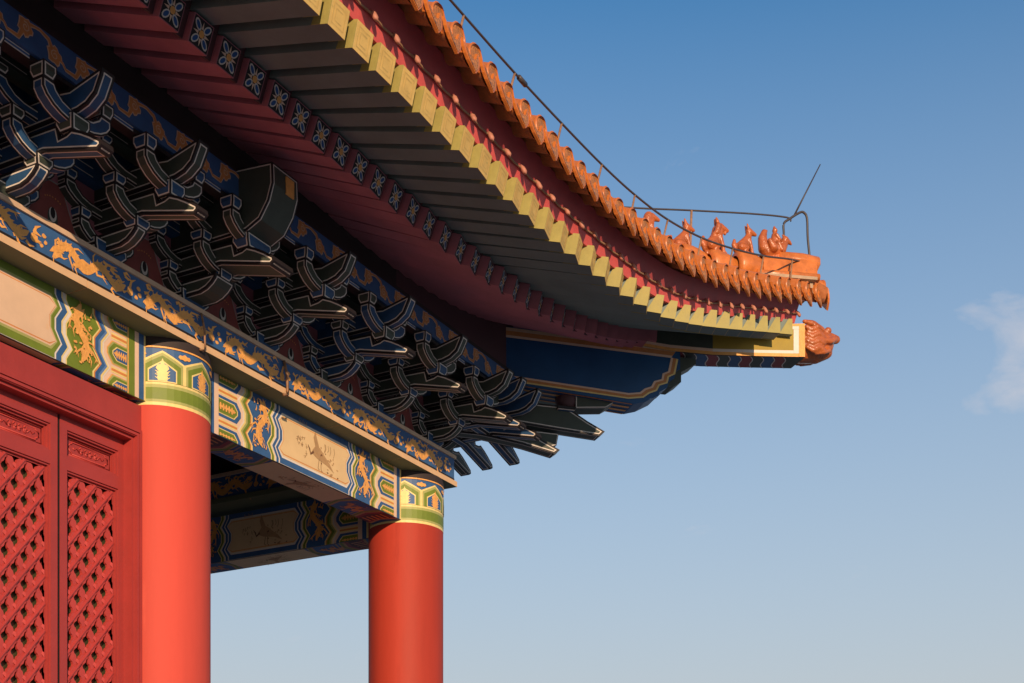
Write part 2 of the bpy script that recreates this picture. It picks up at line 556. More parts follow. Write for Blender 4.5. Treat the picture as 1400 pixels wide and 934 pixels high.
def column(X, Y, painted, label=None, uy=-0.08):
    mb = MB()
    N = 64
    prof = [(-1.6, 0.25), (-1.0, 0.25), (0.5, 0.25), (CAP0, 0.25), (CAP1, 0.25), (2.845, 0.25)]
    rows = [[V(X + r * math.cos(2 * math.pi * k / N), Y + r * math.sin(2 * math.pi * k / N), h) for k in range(N)] for h, r in prof]
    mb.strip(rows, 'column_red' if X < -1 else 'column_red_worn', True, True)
    o = mb.build('column', hall, label)
    if painted:
        def F(u, v, z):
            a = -math.pi / 2 + u / 0.25       # u = arc length, 0 faces the court
            r = 0.2505 + z
            return V(X + r * math.cos(a), Y + r * math.sin(a), v)
        art = Art(F, step=0.0005, base=0.0004, maxlen=0.035)
        u0, u1 = -0.56, 0.56
        art.rect(u0, u1, CAP0, CAP1, 'gold_pale', 0)
        art.rect(u0, u1, CAP0 + 0.016, CAP0 + 0.040, 'green_pale', 1)
        art.rect(u0, u1, CAP0 + 0.030, CAP0 + 0.088, 'green', 2)
        art.rect(u0, u1, CAP0 + 0.088, CAP0 + 0.104, 'green_pale', 2)
        b = CAP0 + 0.116
        art.rect(u0, u1, b, CAP1 - 0.006, 'blue', 1)
        wv = 0.222
        for i in (-3, -2, -1, 0, 1, 2):
            c0 = (i + 0.5) * wv + uy
            for k, (ins, m) in enumerate(((0.000, 'gold_pale'), (0.008, 'green_pale'), (0.020, 'green'), (0.040, 'gold_pale'), (0.046, 'blue'))):
                hw = wv / 2 - ins
                yt = CAP1 - 0.022 - ins * 1.25
                ys = CAP1 - 0.076 - ins * 0.95
                yb = b + (0.0 if ins < 0.045 else 0.006)
                art.poly([(c0 - hw, yb), (c0 + hw, yb), (c0 + hw, ys), (c0, yt), (c0 - hw, ys)], m, 3 + k)
            gm = 'gold_pale' if i == -1 else 'gold'
            q = []
            for (a, v) in ((-.022, 0), (-.026, .02), (-.018, .024), (-.03, .04), (-.018, .044), (-.032, .062), (-.024, .078), (-.010, .082), (-.006, .094), (0, .112)):
                q.append((a, v))
            pts = [(c0 + a, b + 0.006 + v) for a, v in q] + [(c0 - a, b + 0.006 + v) for a, v in reversed(q[:-1])]
            art.poly(pts, gm, 9)
            for s in (-1, 1):
                for v in (0.012, 0.028, 0.044):
                    art.stroke([(c0 + s * 0.014, b + v), (c0 + s * 0.036, b + v + 0.012)], [0.008, 0.002], gm, 9)
            cc = (i + 1) * wv + uy
            art.poly([(cc + x, CAP1 - 0.042 + y) for x, y in ((-.034, 0), (-.026, .011), (-.014, .010), (0, .018), (.014, .010), (.026, .011), (.034, 0), (.024, -.010), (.012, -.008), (0, -.014), (-.012, -.008), (-.024, -.010))], 'gold', 9)
        art.rect(u0, u1, CAP1 - 0.010, CAP1 - 0.002, 'gold', 10)
        art.build('painted_band', o)
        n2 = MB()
        n2.strip([[V(X + r * math.cos(2 * math.pi * k / N), Y + r * math.sin(2 * math.pi * k / N), h) for k in range(N)] for h, r in ((CAP1, 0.2525), (2.846, 0.2525))], 'dark_wood_shade', True, True)
        n2.build('neck_shade_band', o)  # dark band painting the lip's shadow above the capital
    return o


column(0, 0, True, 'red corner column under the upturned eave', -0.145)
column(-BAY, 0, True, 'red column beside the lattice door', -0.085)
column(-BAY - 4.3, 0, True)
column(0, 2.25, False)
column(0, 4.5, False)


# ---------------- painted beams
BT, BB = 2.845, 2.52


def paint_beam(art, length, h0, h1, P, Q, end0, s0, wide_strip=False, flat=False, seedk=1, lay0=0):
    """symmetric painted scheme on a face: u runs 0..length, columns hide u<end0 and u>length-end0"""
    rng = random.Random(seedk)
    Hh = h1 - h0
    hm = (h0 + h1) / 2
    half = length / 2
    hex_r = Hh * 0.36

    def zig(s, amp, side):
        # broken line from bottom to top at distance s from the end; side=+1 measures from u=0
        vs = [(0.0, amp), (0.08, amp), (0.25, 0), (0.42, amp), (0.58, amp), (0.75, 0), (0.92, amp), (1.0, amp)]
        return [((s + a) if side > 0 else length - (s + a), h0 + v * Hh) for v, a in vs]

    def region(s, amp, m, layer):
        a = zig(s, amp, 1)
        b = zig(s, amp, -1)
        for i in range(len(a) - 1):
            if abs(a[i][1] - a[i + 1][1]) > 1e-6:
                art.poly([a[i], b[i], b[i + 1], a[i + 1]], m, layer)

    Pp, Qp = P + '_pale', Q + '_pale'
    art.rect(0, length, h0 + 0.002, h1, 'peach', lay0 + 0)
    for sd in (1, -1):
        X = (lambda u: u) if sd > 0 else (lambda u: length - u)
        rr = lambda a, b, m, l, v0=h0 + 0.002, v1=h1: art.rect(min(X(a), X(b)), max(X(a), X(b)), v0, v1, m, lay0 + l)
        rr(end0, end0 + 0.016, 'gold_pale', 1)
        rr(end0 + 0.016, end0 + 0.050, P if not wide_strip else Q, 1)
        if wide_strip:
            rr(end0 + 0.078, end0 + 0.118, P, 1)
            rr(end0 + 0.118, end0 + 0.126, 'gold', 1)
            rr(end0 + 0.126, end0 + 0.132, Pp, 1)
        e1 = end0 + (0.132 if wide_strip else 0.085)
        # orange lines between rows and the boxes
        for v in (0.25, 0.75):
            rr(e1, s0, 'gold_pale', 1, h0 + (v - 0.045) * Hh, h0 + (v + 0.045) * Hh)
            rr(e1, s0, 'gold_red', 2, h0 + (v - 0.018) * Hh, h0 + (v + 0.018) * Hh)
        for vc, lo, hi in ((0.0, 0, 1), (0.5, -1, 1), (1.0, -1, 0)):
            for k, (ins, m) in enumerate(((0.0, P if not wide_strip else 'gold'), (0.020, 'gold_pale'), (0.026, Q))) if not wide_strip else enumerate(((0.0, 'gold'), (0.005, 'green_pale'), (0.012, 'green'), (0.028, 'gold_pale'), (0.033, 'blue'))):
                hh = 0.175 * Hh - ins * 0.8
                tip = s0 + 0.030 - ins * 1.25
                sh = s0 - 0.004 - ins * 1.0
                pts = [(e1, -hh), (sh, -hh), (tip, -hh * 0.25), (tip, hh * 0.25), (sh, hh), (e1, hh)]
                pts = [(a, max(b, lo * hh) if lo == 0 else b) for a, b in pts]
                pts = [(a, min(b, 0) if hi == 0 else b) for a, b in pts]
                cl = []
                for a, b in pts:
                    q = (X(a), h0 + 0.002 + vc * (Hh - 0.002) + b)
                    if not cl or (abs(cl[-1][0] - q[0]) + abs(cl[-1][1] - q[1])) > 1e-5:
                        cl.append(q)
                art.poly(cl, m, lay0 + 2 + k)
            hh = 0.175 * Hh - 0.036
            ua, ub = X(e1 + 0.004), X(s0 - 0.012)
            v0_, v1_ = h0 + vc * Hh - hh, h0 + vc * Hh + hh
            if lo == 0: v0_ = h0 + 0.003
            if hi == 0: v1_ = h1 - 0.003
            comb(art, min(ua, ub), max(ua, ub), v0_, v1_, 'gold', lay0 + 8, True, flip=(sd < 0))
    s = s0
    for k, (w, m) in enumerate(((0.010, 'white_paint'), (0.012, 'gold_pale'), (0.014, Qp), (0.022, Q), (0.008, 'gold_red'), (0.010, 'gold_pale'))):
        region(s + 0.006, 0.042, m, lay0 + 3 + k if k else lay0 + 1)
        s += w
    sD = s + 0.006
    region(sD, 0.042, P if not wide_strip else 'green', lay0 + 9)
    dw = 0.165
    s = sD + dw
    for k, (w, m) in enumerate(((0.008, 'gold_pale'), (0.018, Q if not wide_strip else 'white_paint'), (0.008, 'gold_pale'), (0.012, 'white_paint' if not wide_strip else 'blue'), (0.020, P if not wide_strip else 'blue'), (0.010, 'white_paint'))):
        region(s - 0.002, 0.036, m, lay0 + 10 + k)
        s += w
    sC = s - 0.002
    # cream cartouche with its border
    for k, (ins, m) in enumerate(((0.0, P), (0.034, 'white_paint' if not wide_strip else 'green_pale'), (0.046, 'cream_pink' if wide_strip else 'cream'), (0.054, 'gold_red'), (0.059, 'cream_pink' if wide_strip else 'cream'))):
        a0 = h0 + 0.002 + (0 if k == 0 else ins)
        a1 = h1 - (0 if k == 0 else ins)
        sc = sC + ins * 0.55
        q = lambda v: min(max(h0 + v * Hh, a0), a1)
        pts = [(sc + 0.036, a0), (sc + 0.036, max(a0, h0 + 0.08 * Hh)), (sc, q(0.25)), (sc + 0.036, q(0.42)), (sc + 0.036, q(0.58)), (sc, q(0.75)), (sc + 0.036, min(a1, h0 + 0.92 * Hh)), (sc + 0.036, a1)]
        pts = [p for i, p in enumerate(pts) if i == 0 or abs(p[1] - pts[i - 1][1]) + abs(p[0] - pts[i - 1][0]) > 1e-4]
        full = pts + [(length - u, v) for u, v in reversed(pts)]
        art.poly(full, m, lay0 + 17 + k)
    # dragons climbing in the fields beside the cartouche
    for sd in (1, -1):
        X = (lambda u: u) if sd > 0 else (lambda u: length - u)
        c = sD + 0.015 + dw / 2 + 0.012
        path = []
        for i in range(15):
            t = i / 14
            u = c + math.sin(t * 2 * math.pi * 0.95 + 0.5) * 0.040 * (1 - 0.35 * t)
            v = h1 - 0.055 - t * (Hh - 0.10)
            path.append((X(u), v))
        dragon(art, path, 0.030, rng, lay0 + 19)
        for _ in range(16):
            u_, v_ = c + rng.uniform(-0.06, 0.06), h0 + 0.03 + rng.random() * (Hh - 0.07)
            art.stroke([(X(u_), v_), (X(u_ + rng.uniform(-.008, .008)), v_ + 0.015), (X(u_ + rng.uniform(-.012, .012)), v_ + 0.03)], [0.009, 0.007, 0.001], 'gold', lay0 + 20)
        for _ in range(10):
            art.blob(X(c + rng.uniform(-0.055, 0.055)), h0 + 0.03 + rng.random() * (Hh - 0.06), 0.009, 0.006, 'gold', lay0 + 20, rng, 7)
    return sC


def ink_bird(art, cx, cy, k, layer, flip=1):
    rng = random.Random(5)
    P = lambda a, b: (cx + flip * a * k, cy + b * k)
    art.poly([P(-.25, .05), P(-.1, .22), P(.1, .2), P(.3, .05), P(.55, -.12), P(.75, -.32), P(.45, -.2), P(.2, -.16), P(-.05, -.12), P(-.22, -.05)], 'ink_pale', layer)
    art.poly([P(-.12, .18), P(-.2, .42), P(-.12, .62), P(-.04, .42), P(.06, .2)], 'ink_pale', layer)
    art.stroke([P(-.2, .02), P(-.34, -.08), P(-.38, .04), P(-.46, .14)], [.07 * k, .06 * k, .05 * k, .02 * k], 'ink', layer + 1)
    art.stroke([P(.05, -.14), P(.0, -.38), P(.06, -.42)], .018 * k, 'ink', layer + 1)
    art.stroke([P(.14, -.14), P(.14, -.4), P(.2, -.44)], .018 * k, 'ink', layer + 1)
    for i in range(26):
        a, b = rng.uniform(.0, .95), rng.uniform(-.45, .25)
        art.blob(*P(a, b - a * 0.12), rng.uniform(.02, .05) * k, rng.uniform(.015, .035) * k, rng.choice(['ink', 'ink_pale', 'ink_pale']), layer, rng, 7, 0.4)
    for i in range(12):
        a, b = rng.uniform(-.95, -.45), rng.uniform(-.3, .25)
        art.stroke([P(a, b), P(a + rng.uniform(-.05, .05), b + rng.uniform(.05, .16))], .014 * k, 'ink', layer)
        art.stroke([P(a - .05, b + .05), P(a + .05, b + .07)], .012 * k, 'ink_pale', layer)
    for i in range(5):
        a = rng.uniform(.2, 1.05)
        art.stroke([P(a, .1 + rng.uniform(0, .1)), P(a + .05, .26), P(a + .02, .38)], .014 * k, 'ink', layer)
    for i in range(7):
        a = -.85 + i * .055
        art.stroke([P(a, .62), P(a, .74 - (i % 3) * .03)], .016 * k, 'ink_pale', layer)


def tie_beam(axis, a0, a1, h0, h1, fixed, P, Q, wide, label, s_start, end0):
    """axis 'x': runs along X at Y=fixed, outer face towards -Y; axis 'y': runs along Y at X=fixed, painted towards -X"""
    mb = MB()
    t = 0.11
    if axis == 'x':
        mb.hbox(a0, a1, fixed - t, fixed + t, h0, h1, P)
    else:
        mb.hbox(fixed - t, fixed + t, a0, a1, h0, h1, P)
    o = mb.build('tie_beam', hall, label)
    L = a1 - a0
    if axis == 'x':
        F = lambda u, v, z: V(a0 + u, fixed - t - z, v)
        G = lambda u, v, z: V(a0 + u, fixed - t + v, h0 - z)
    else:
        F = lambda u, v, z: V(fixed - t - z, a1 - u, v)
        G = lambda u, v, z: V(fixed - t + v, a1 - u, h0 - z)
    art = Art(F, step=0.0005, base=0.0008)
    sC = paint_beam(art, L, h0, h1, P, Q, end0, s_start, wide, seedk=3 + int(L * 10))
    if not wide:
        ink_bird(art, L / 2 + 0.02, (h0 + h1) / 2 - 0.01, 0.21, 24)
    art.build('painted_front', o)
    ar2 = Art(G, step=0.0005, base=0.0008)
    W2 = 2 * t
    ar2.rect(0.2, L - 0.2, 0.002, W2 - 0.002, 'ink_pale', 0)
    rng = random.Random(4)
    for sd in (1, -1):
        X = (lambda u: u) if sd > 0 else (lambda u: L - u)
        def rr(a, b, m, l):
            ar2.poly([(X(a), 0.004), (X(a + 0.04), W2 / 2), (X(a), W2 - 0.004), (X(b), W2 - 0.004), (X(b + 0.04), W2 / 2), (X(b), 0.004)], m, l)
        rr(0.21, 0.26, 'deep_blue', 1); rr(0.28, 0.43, 'stripe_red', 1); rr(0.30, 0.40, 'dark_maroon', 2)
        for q in range(5):
            ar2.stroke([(X(0.31), 0.04 + q * 0.035), (X(0.40), 0.045 + q * 0.035)], 0.012, 'gold_red', 3)
        rr(0.45, 0.47, 'green', 1); rr(0.48, 0.50, 'blue', 1); rr(0.51, 0.70, 'blue', 1); rr(0.72, 0.74, 'green', 1); rr(0.75, 0.77, 'blue', 1)
        path = [(X(0.53 + 0.011 * i), W2 / 2 + 0.045 * math.sin(i * 0.9)) for i in range(15)]
        dragon(ar2, path, 0.022, rng, 4, 'gold_red')
    ar2.rect(0.78, L - 0.78, 0.004, W2 - 0.004, 'cream', 1)
    if L > 1.9:
        ink_bird(ar2, L / 2, W2 / 2, 0.16, 3)
    ar2.build('painted_soffit', o)
    return o


tie_beam('x', -BAY, 0.0, BB, BT, 0.0, 'blue', 'green', False, 'beam with blue borders and a cream bird painting', 0.463, 0.228)
tie_beam('x', -BAY - 4.3, -BAY, BB, BT, 0.0, 'green', 'blue', True, 'beam with green borders over the door', 0.455, 0.222)
tie_beam('y', 0.0, 2.25, 2.475, 2.80, 0.0, 'blue', 'green', False, 'shaded painted beam along the side porch', 0.463, 0.228)

# ---------------- plate beam with the gilded dragon band
pl = MB()
XL = -6.6
for (y, h0, h1, m) in ((0.235, 2.884, 3.032, 'blue'), (0.246, 3.032, 3.056, 'cloud_line')):
    pl.hbox(XL, y, -y, y, h0, h1, m)
    pl.hbox(-y, y, y, 6.0, h0, h1, m)
plate = pl.build('plate_beam', hall, 'blue plate beam with a running band of gilded dragons')
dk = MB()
dk.hbox(XL, 0.236, -0.2365, 0.23, 2.878, 2.900, 'black')  # black strip standing in for the shaded slot above the lip
dk.build('groove_shade_strip', plate)
F = lambda u, v, z: V(u, -0.235 - z, v)
rng = random.Random(11)


def long_dragon(x0, L, h0, h1, F, rng, parent, name='gold_dragon'):
    art = Art(F, step=0.0006, base=0.001)
    H = h1 - h0
    k = L / 0.62
    path = []
    for i in range(25):
        t = i / 24
        u = x0 + k * (0.05 + 0.45 * t)
        v = h0 + H * (0.47 + 0.26 * math.sin(t * 4.2 * math.pi - 0.4) * (1 - 0.3 * t)) - H * 0.02
        path.append((u, v))
    dragon(art, path, H * 0.245, rng, 1)
    for j in range(22):
        u = x0 + k * rng.uniform(0.0, 0.53)
        v = h0 + H * rng.uniform(0.1, 0.9)
        art.stroke([(u, v), (u + 0.02, v + H * rng.uniform(-.12, .12)), (u + 0.045, v + H * rng.uniform(-.1, .1))], [H * .12, H * .10, H * .02], 'gold', 2)
    art.blob(x0 + k * 0.53, h0 + H * 0.36, 0.022, 0.02, 'gold', 2, rng, 9, 0.15)
    art.stroke([(x0 + k * 0.53, h0 + H * 0.5), (x0 + k * 0.54, h0 + H * 0.75), (x0 + k * 0.57, h0 + H * 0.88)], [H * .12, H * .1, H * .02], 'gold', 2)
    for a, b in ((0.575, 0.25), (0.59, 0.62), (0.60, 0.4)):
        art.blob(x0 + k * a, h0 + H * b, 0.012, 0.010, 'gold', 2, rng, 7, 0.3)
    return art.build(name, parent)


dx0 = 0.20 - 0.575
for i in range(12):
    long_dragon(dx0 - 0.575 * i, 0.575, 2.900, 3.030, F, rng, plate)
F2 = lambda u, v, z: V(-0.235 - z, 2.2 - u, v)
for i in range(3):
    long_dragon(0.0 + 0.6 * i, 0.6, 2.888, 3.028, F2, rng, plate)
# the pale lip below, cut into lengths at every bracket set
lipx = [0.25] + [x - 0.10 for x in (-0.32, -0.97, -1.62, -2.28, -2.94, -3.59, -4.25, -4.9, -6.5)]
for a, b in zip(lipx[:-1], lipx[1:]):
    mb = MB()
    x0, x1 = b + 0.005, a
    mb.add([V(x0, -0.25, 2.846), V(x1, -0.25, 2.846), V(x1, -0.25, 2.880), V(x0, -0.25, 2.880), V(x0, -0.11, 2.846), V(x1, -0.11, 2.846), V(x1, -0.11, 2.880), V(x0, -0.11, 2.880)],
           [(0, 1, 2, 3), (1, 5, 6, 2), (4, 0, 3, 7), (3, 2, 6, 7)], 'lip_peach')
    mb.add([V(x0, -0.2497, 2.8455), V(x1, -0.2497, 2.8455), V(x1, 0.25, 2.8455), V(x0, 0.25, 2.8455)], [(3, 2, 1, 0)], 'soffit_olive')
    mb.build('plate_edge', plate, fix=False)
mb = MB()
mb.hbox(-0.25, 0.25, 0.2505, 6.0, 2.8455, 2.880, 'soffit_olive')
mb.build('plate_edge', plate)
# small wire hooks at the lip
for x in (-2.27, -1.60):
    mb = MB()
    mb.tube([V(x, -0.245, 3.03), V(x + 0.005, -0.262, 2.95), V(x + 0.01, -0.262, 2.86), V(x - 0.005, -0.268, 2.835), V(x - 0.03, -0.262, 2.832)], 0.006 if x < -2 else 0.009, 'rusty', 6)
    mb.build('wire_hook', plate)

# ---------------- bracket sets
CB0, CB1 = 3.462, 3.588     # cloud beam


def boat(half, h0, h1):
    """profile of a bracket arm, (x, h): curved underneath, hollowed on top between its end seats"""
    H = h1 - h0
    k = min(1.0, half / 0.18)
    r = [(half - 0.130 * k, h0), (half - 0.095 * k, h0 + 0.06 * H), (half - 0.055 * k, h0 + 0.20 * H), (half - 0.020 * k, h0 + 0.42 * H), (half, h0 + 0.66 * H), (half, h1),
         (half - 0.060 * k, h1), (half - 0.072 * k, h1 - 0.20 * H), (half - 0.105 * k, h0 + 0.58 * H), (half - 0.150 * k, h0 + 0.48 * H)]
    return r + [(-x, h) for x, h in reversed(r)]


def arm_x(mbname, half, y, wd, h0, h1, fill):
    mb = MB()
    mb.prism([Vector((x, -y - wd / 2, h + EYE)) for x, h in boat(half, h0, h1)], (0, wd, 0), 'black')
    return outlined(mb, fill, t1=0.0065, t2=0.0055, name='cross_arm')


def block(x, y, w, d, h0, h1, fill):
    mb = MB()
    H = h1 - h0
    rows = []
    for (k, h) in ((0.74, h0), (1.0, h0 + 0.45 * H), (1.0, h1)):
        a, b = w / 2 * k, d / 2 * k
        rows.append([Vector((x - a, -y - b, h + EYE)), Vector((x + a, -y - b, h + EYE)), Vector((x + a, -y + b, h + EYE)), Vector((x - a, -y + b, h + EYE))])
    vs = [p for r in rows for p in r]
    fs = [(3, 2, 1, 0), (8, 9, 10, 11)] + [(i * 4 + k, i * 4 + (k + 1) % 4, i * 4 + 4 + (k + 1) % 4, i * 4 + 4 + k) for i in range(2) for k in range(4)]
    # front reads as a pentagon: merge the two tiers of the outer faces
    mb.add(vs, fs, 'black')
    return outlined(mb, fill, t1=0.006, t2=0.006, name='bearing_block')


def arm_y(pts, wd, fill, name, x=0.0, rot=None, t1=0.012):
    """profile (p,h) extruded sideways; p is outwards"""
    mb = MB()
    mb.prism([Vector((x - wd / 2, -p, h + EYE)) for p, h in pts], (wd, 0, 0), 'black')
    return outlined(mb, fill, t1=t1, name=name)


TONGUE = [(0.10, 3.195), (0.46, 3.190), (0.775, 3.112), (0.80, 3.128), (0.795, 3.150), (0.735, 3.188), (0.685, 3.215), (0.63, 3.238), (0.60, 3.226), (0.56, 3.222), (0.545, 3.278), (0.30, 3.285), (0.10, 3.285)]
HEADB = [(0.10, 3.305), (0.66, 3.305), (0.715, 3.318), (0.765, 3.350), (0.800, 3.415), (0.806, 3.440), (0.785, 3.440), (0.62, 3.405), (0.55, 3.415), (0.30, 3.42), (0.10, 3.42)]
ARM1 = [(0.10, 3.080), (0.32, 3.080), (0.365, 3.092), (0.400, 3.113), (0.424, 3.136), (0.428, 3.158), (0.10, 3.158)]


def set_meshes(A, B, wd=0.070, column_set=False):
    L = []
    L.append(('base_block', block(0, 0.165, 0.20, 0.14, 3.057, 3.122, B)))
    L.append(('outward_arm', arm_y(ARM1, wd if not column_set else 0.14, A, 'outward_arm')))
    L.append(('tongue', arm_y(TONGUE, wd if not column_set else 0.15, A, 'tongue')))
    if not column_set:
        L.append(('head_beam', arm_y(HEADB, wd, A, 'head_beam')))
    for half, y, h0, h1 in ((0.170, 0.18, 3.085, 3.185), (0.255, 0.18, 3.228, 3.325), (0.172, 0.40, 3.172, 3.280), (0.255, 0.40, 3.325, 3.425), (0.185, 0.60, 3.268, 3.378)):
        L.append(('cross_arm', arm_x('', half, y, 0.062, h0, h1, A)))
    for s in (-1, 1):
        for x, y, h0, h1 in ((0.142, 0.18, 3.186, 3.232), (0.227, 0.18, 3.326, 3.374), (0.144, 0.40, 3.281, 3.330), (0.227, 0.40, 3.426, 3.468), (0.157, 0.60, 3.379, 3.440)):
            L.append(('bearing_block', block(s * x, y, 0.070, 0.084, h0, h1, B)))
    L.append(('bearing_block', block(0, 0.395, 0.092, 0.085, 3.146, 3.196, B)))
    L.append(('bearing_block', block(0, 0.60, 0.098 if not column_set else 0.18, 0.10, 3.236, 3.303, B)))
    return L


MA = set_meshes('bracket_blue', 'bracket_green')
MG = set_meshes('bracket_green', 'bracket_blue')
MC = set_meshes('bracket_green', 'bracket_blue', column_set=True)


def place_set(X, Y, L, rot=0.0, label=None):
    r = empty('bracket_set', (X, Y, 0), hall)
    r.rotation_euler = (0, 0, rot)
    if label: r['label'] = label
    for nm, me in L:
        link(nm, me, r)
    return r


for i, X in enumerate(SETS[1:]):
    if X == -2.30:
        bs = place_set(X, 0, MC, label='broad green bracket set over the column, with a large beam end')
        # the big beam head
        mb = MB()
        prof = [(0.1, 3.30), (0.645, 3.30), (0.730, 3.335), (0.785, 3.41), (0.812, 3.49), (0.808, 3.590), (0.60, 3.61), (0.1, 3.61)]
        mb.prism([Vector((-0.10, -p, h + EYE)) for p, h in prof], (0.20, 0, 0), 'black')
        bh = link('beam_head', outlined(mb, 'bracket_green', 0.008, 0.006, 'beam_head'), bs)
        tg = MB()
        tg.box((0.0, -0.8165, 3.480 + EYE), (0.06, -0.809, 3.565 + EYE), 'gold')
        tg.build('yellow_tag', bh)
    else:
        place_set(X, 0, MA if i % 2 else MG)

# corner set: arms both ways plus diagonals
cs = place_set(0, 0, MG, label='corner bracket set with diagonal tongues')
for nm, me in MG:
    if nm in ('tongue', 'head_beam', 'outward_arm'):
        o = link(nm, me, cs); o.rotation_euler = (0, 0, R(90))
for dx in (0.18, 0.40):
    for nm, me in MA:
        if nm in ('tongue', 'head_beam'):
            o = link(nm, me, cs); o.location = (dx, 0.0, 0.012)
            o = link(nm, me, cs); o.rotation_euler = (0, 0, R(90)); o.location = (0.0, -dx, 0.012)
for sgn in (1, -1):
    pass
for (y, half, h0, h1) in ((0.60, 0.185, 3.268, 3.378), (0.40, 0.172, 3.172, 3.280), (0.18, 0.17, 3.085, 3.185)):
    o = link('cross_arm', arm_x('', half, y, 0.075, h0, h1, 'bracket_green'), cs); o.rotation_euler = (0, 0, R(90))
D45 = R(45)
DT1 = [(0.2, 3.20), (0.50, 3.20), (0.80, 3.165), (1.03, 3.120), (1.07, 3.150), (0.98, 3.190), (0.88, 3.235), (0.82, 3.29), (0.0, 3.29)]
DT2 = [(0.0, 3.31), (0.72, 3.31), (1.05, 3.29), (1.36, 3.275), (1.40, 3.31), (1.27, 3.37), (1.16, 3.43), (1.10, 3.455), (0.0, 3.455)]
for pts, nm in ((DT1, 'tongue'), (DT2, 'tongue')):
    o = link(nm, arm_y(pts, 0.10, 'bracket_green', nm), cs); o.rotation_euler = (0, 0, D45)
NOSE = [(1.18, 3.445), (1.40, 3.470), (1.455, 3.505), (1.465, 3.56), (1.18, 3.56)]
o = link('head_beam', arm_y(NOSE, 0.13, 'bracket_green', 'head_beam', t1=0.002), cs); o.rotation_euler = (0, 0, D45)
NOSE2 = [(0.3, 3.295), (0.90, 3.20), (0.97, 3.22), (0.985, 3.30), (0.3, 3.308)]
o = link('head_beam', arm_y(NOSE2, 0.16, 'bracket_green', 'head_beam', t1=0.002), cs); o.rotation_euler = (0, 0, D45); o.location = (0.10, -0.02, -0.03)
o = link('bearing_block', block(0, 0, 0.16, 0.13, 3.455, 3.48, 'bracket_blue'), cs); o.rotation_euler = (0, 0, D45); o.location = (0.785, -0.785, -0.035)
vb = MB()
vc = V(0.80, -0.80, 3.445)
N = 20
vb.strip([[vc + Vector((r * math.cos(2 * math.pi * k / N), r * math.sin(2 * math.pi * k / N), h)) for k in range(N)]
          for h, r in ((0, .045), (.012, .062), (.04, .075), (.075, .078), (.10, .070), (.125, .05))], 'dark_maroon', True, True)
vb.build('vase_block', cs)

for yy in (0.575, 1.15):
    place_set(0, yy, MA if yy < 1 else MG, rot=R(90))

# red boards with the painted pearl between the sets
for i in range(len(SETS) - 1):
    xa, xb = SETS[i + 1], SETS[i]
    xm = (xa + xb) / 2
    mb = MB()
    mb.hbox(xa + 0.001, xb - 0.001, -0.160, -0.136, 3.056, 3.40, 'maroon')
    pb = mb.build('bracket_board', hall)
    F = lambda u, v, z: V(xm + u, -0.160 - z, 3.056 + v)
    art = Art(F)
    out = [(-0.155, 0.0), (0.155, 0.0), (0.085, 0.15), (0.05, 0.235), (-0.05, 0.235), (-0.085, 0.15)]
    art.poly([(a * 1.12, b * 1.04) for a, b in out], 'line_dim', 1)
    art.poly([(a * 1.05, b * 1.01) for a, b in out], 'pearl_red', 2)
    art.blob(0, 0.075, 0.030, 0.048, 'bracket_green', 3, None, 14)
    art.blob(0, 0.090, 0.022, 0.034, 'line_white', 4, None, 12)
    art.blob(0, 0.098, 0.014, 0.026, 'black', 5, None, 12)
    for q in range(7):
        a = -0.9 + q * 0.3
        art.blob(math.sin(a) * 0.055, 0.14 + math.cos(a) * 0.03, 0.004, 0.004, 'gold_red', 3, None, 6)
    for q in (-0.09, -0.045, 0.045, 0.09):
        art.blob(q, 0.02, 0.016, 0.02, 'line_dim', 3, None, 9)
        art.blob(q, 0.02, 0.011, 0.015, 'black', 4, None, 9)
    art.build('pearl_motif', pb)

# continuous beams in the bracket zone and the boards that close it
for (y, h0, h1, m, xe) in ((0.18, 3.376, 3.60, 'bracket_blue', 0.18), (0.40, 3.469, 3.60, 'bracket_green', 0.40)):
    mb = MB()
    mb.hbox(XL, xe + 0.04, -y - 0.04, -y + 0.04, h0, h1, m)
    mb.hbox(xe - 0.04, xe + 0.04, -y + 0.04, 5.0, h0, h1, m)
    ib_ = mb.build('inner_beam', hall)
    for i in range(len(SETS) - 1):
        art = Art(lambda u, v, z, y=y: V(u, -y - 0.04 - z, v))
        a, b = SETS[i + 1] + 0.10, SETS[i] - 0.10
        for v0 in (h0 + 0.012, h0 + 0.052):
            art.rect(a, b, v0, v0 + 0.005, 'line_white', 0)
        art.build('strip_line', ib_)
mb = MB()
mb.hbox(XL, 0.60, -0.585, 0.04, 3.60, 3.625, 'dark_wood_shade')
mb.hbox(-0.04, 0.60, 0.04, 5.0, 3.60, 3.625, 'dark_wood_shade')
mb.build('light_block_board', hall)  # dark plate added to block light above the bracket zone

# the cloud beam: blue with scrolls, a strip with two pale lines beneath
cb = MB()
cb.hbox(XL, 0.64, -0.60, -0.52, CB0, CB1, 'blue')
cb.hbox(0.52, 0.60, -0.52, 5.0, CB0, CB1, 'blue')
cloudbeam = cb.build('cloud_beam', hall, 'blue eaves beam painted with brown scrolling clouds')
cs2 = MB()
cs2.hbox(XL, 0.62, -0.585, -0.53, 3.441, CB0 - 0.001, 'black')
cs2.build('under_strip', cloudbeam)
for i in range(len(SETS) - 1):
    art = Art(lambda u, v, z: V(u, -0.585 - z, v))
    a, b = SETS[i + 1] + 0.215, SETS[i] - 0.215
    art.rect(a, b, 3.4415, 3.4605, 'line_white', 0)
    art.rect(a, b, 3.4465, 3.4555, 'blue', 1)
    art.build('strip_line', cloudbeam)
art = Art(lambda u, v, z: V(u, -0.60 - z, v))
H = CB1 - CB0
rng = random.Random(2)
per = 0.30


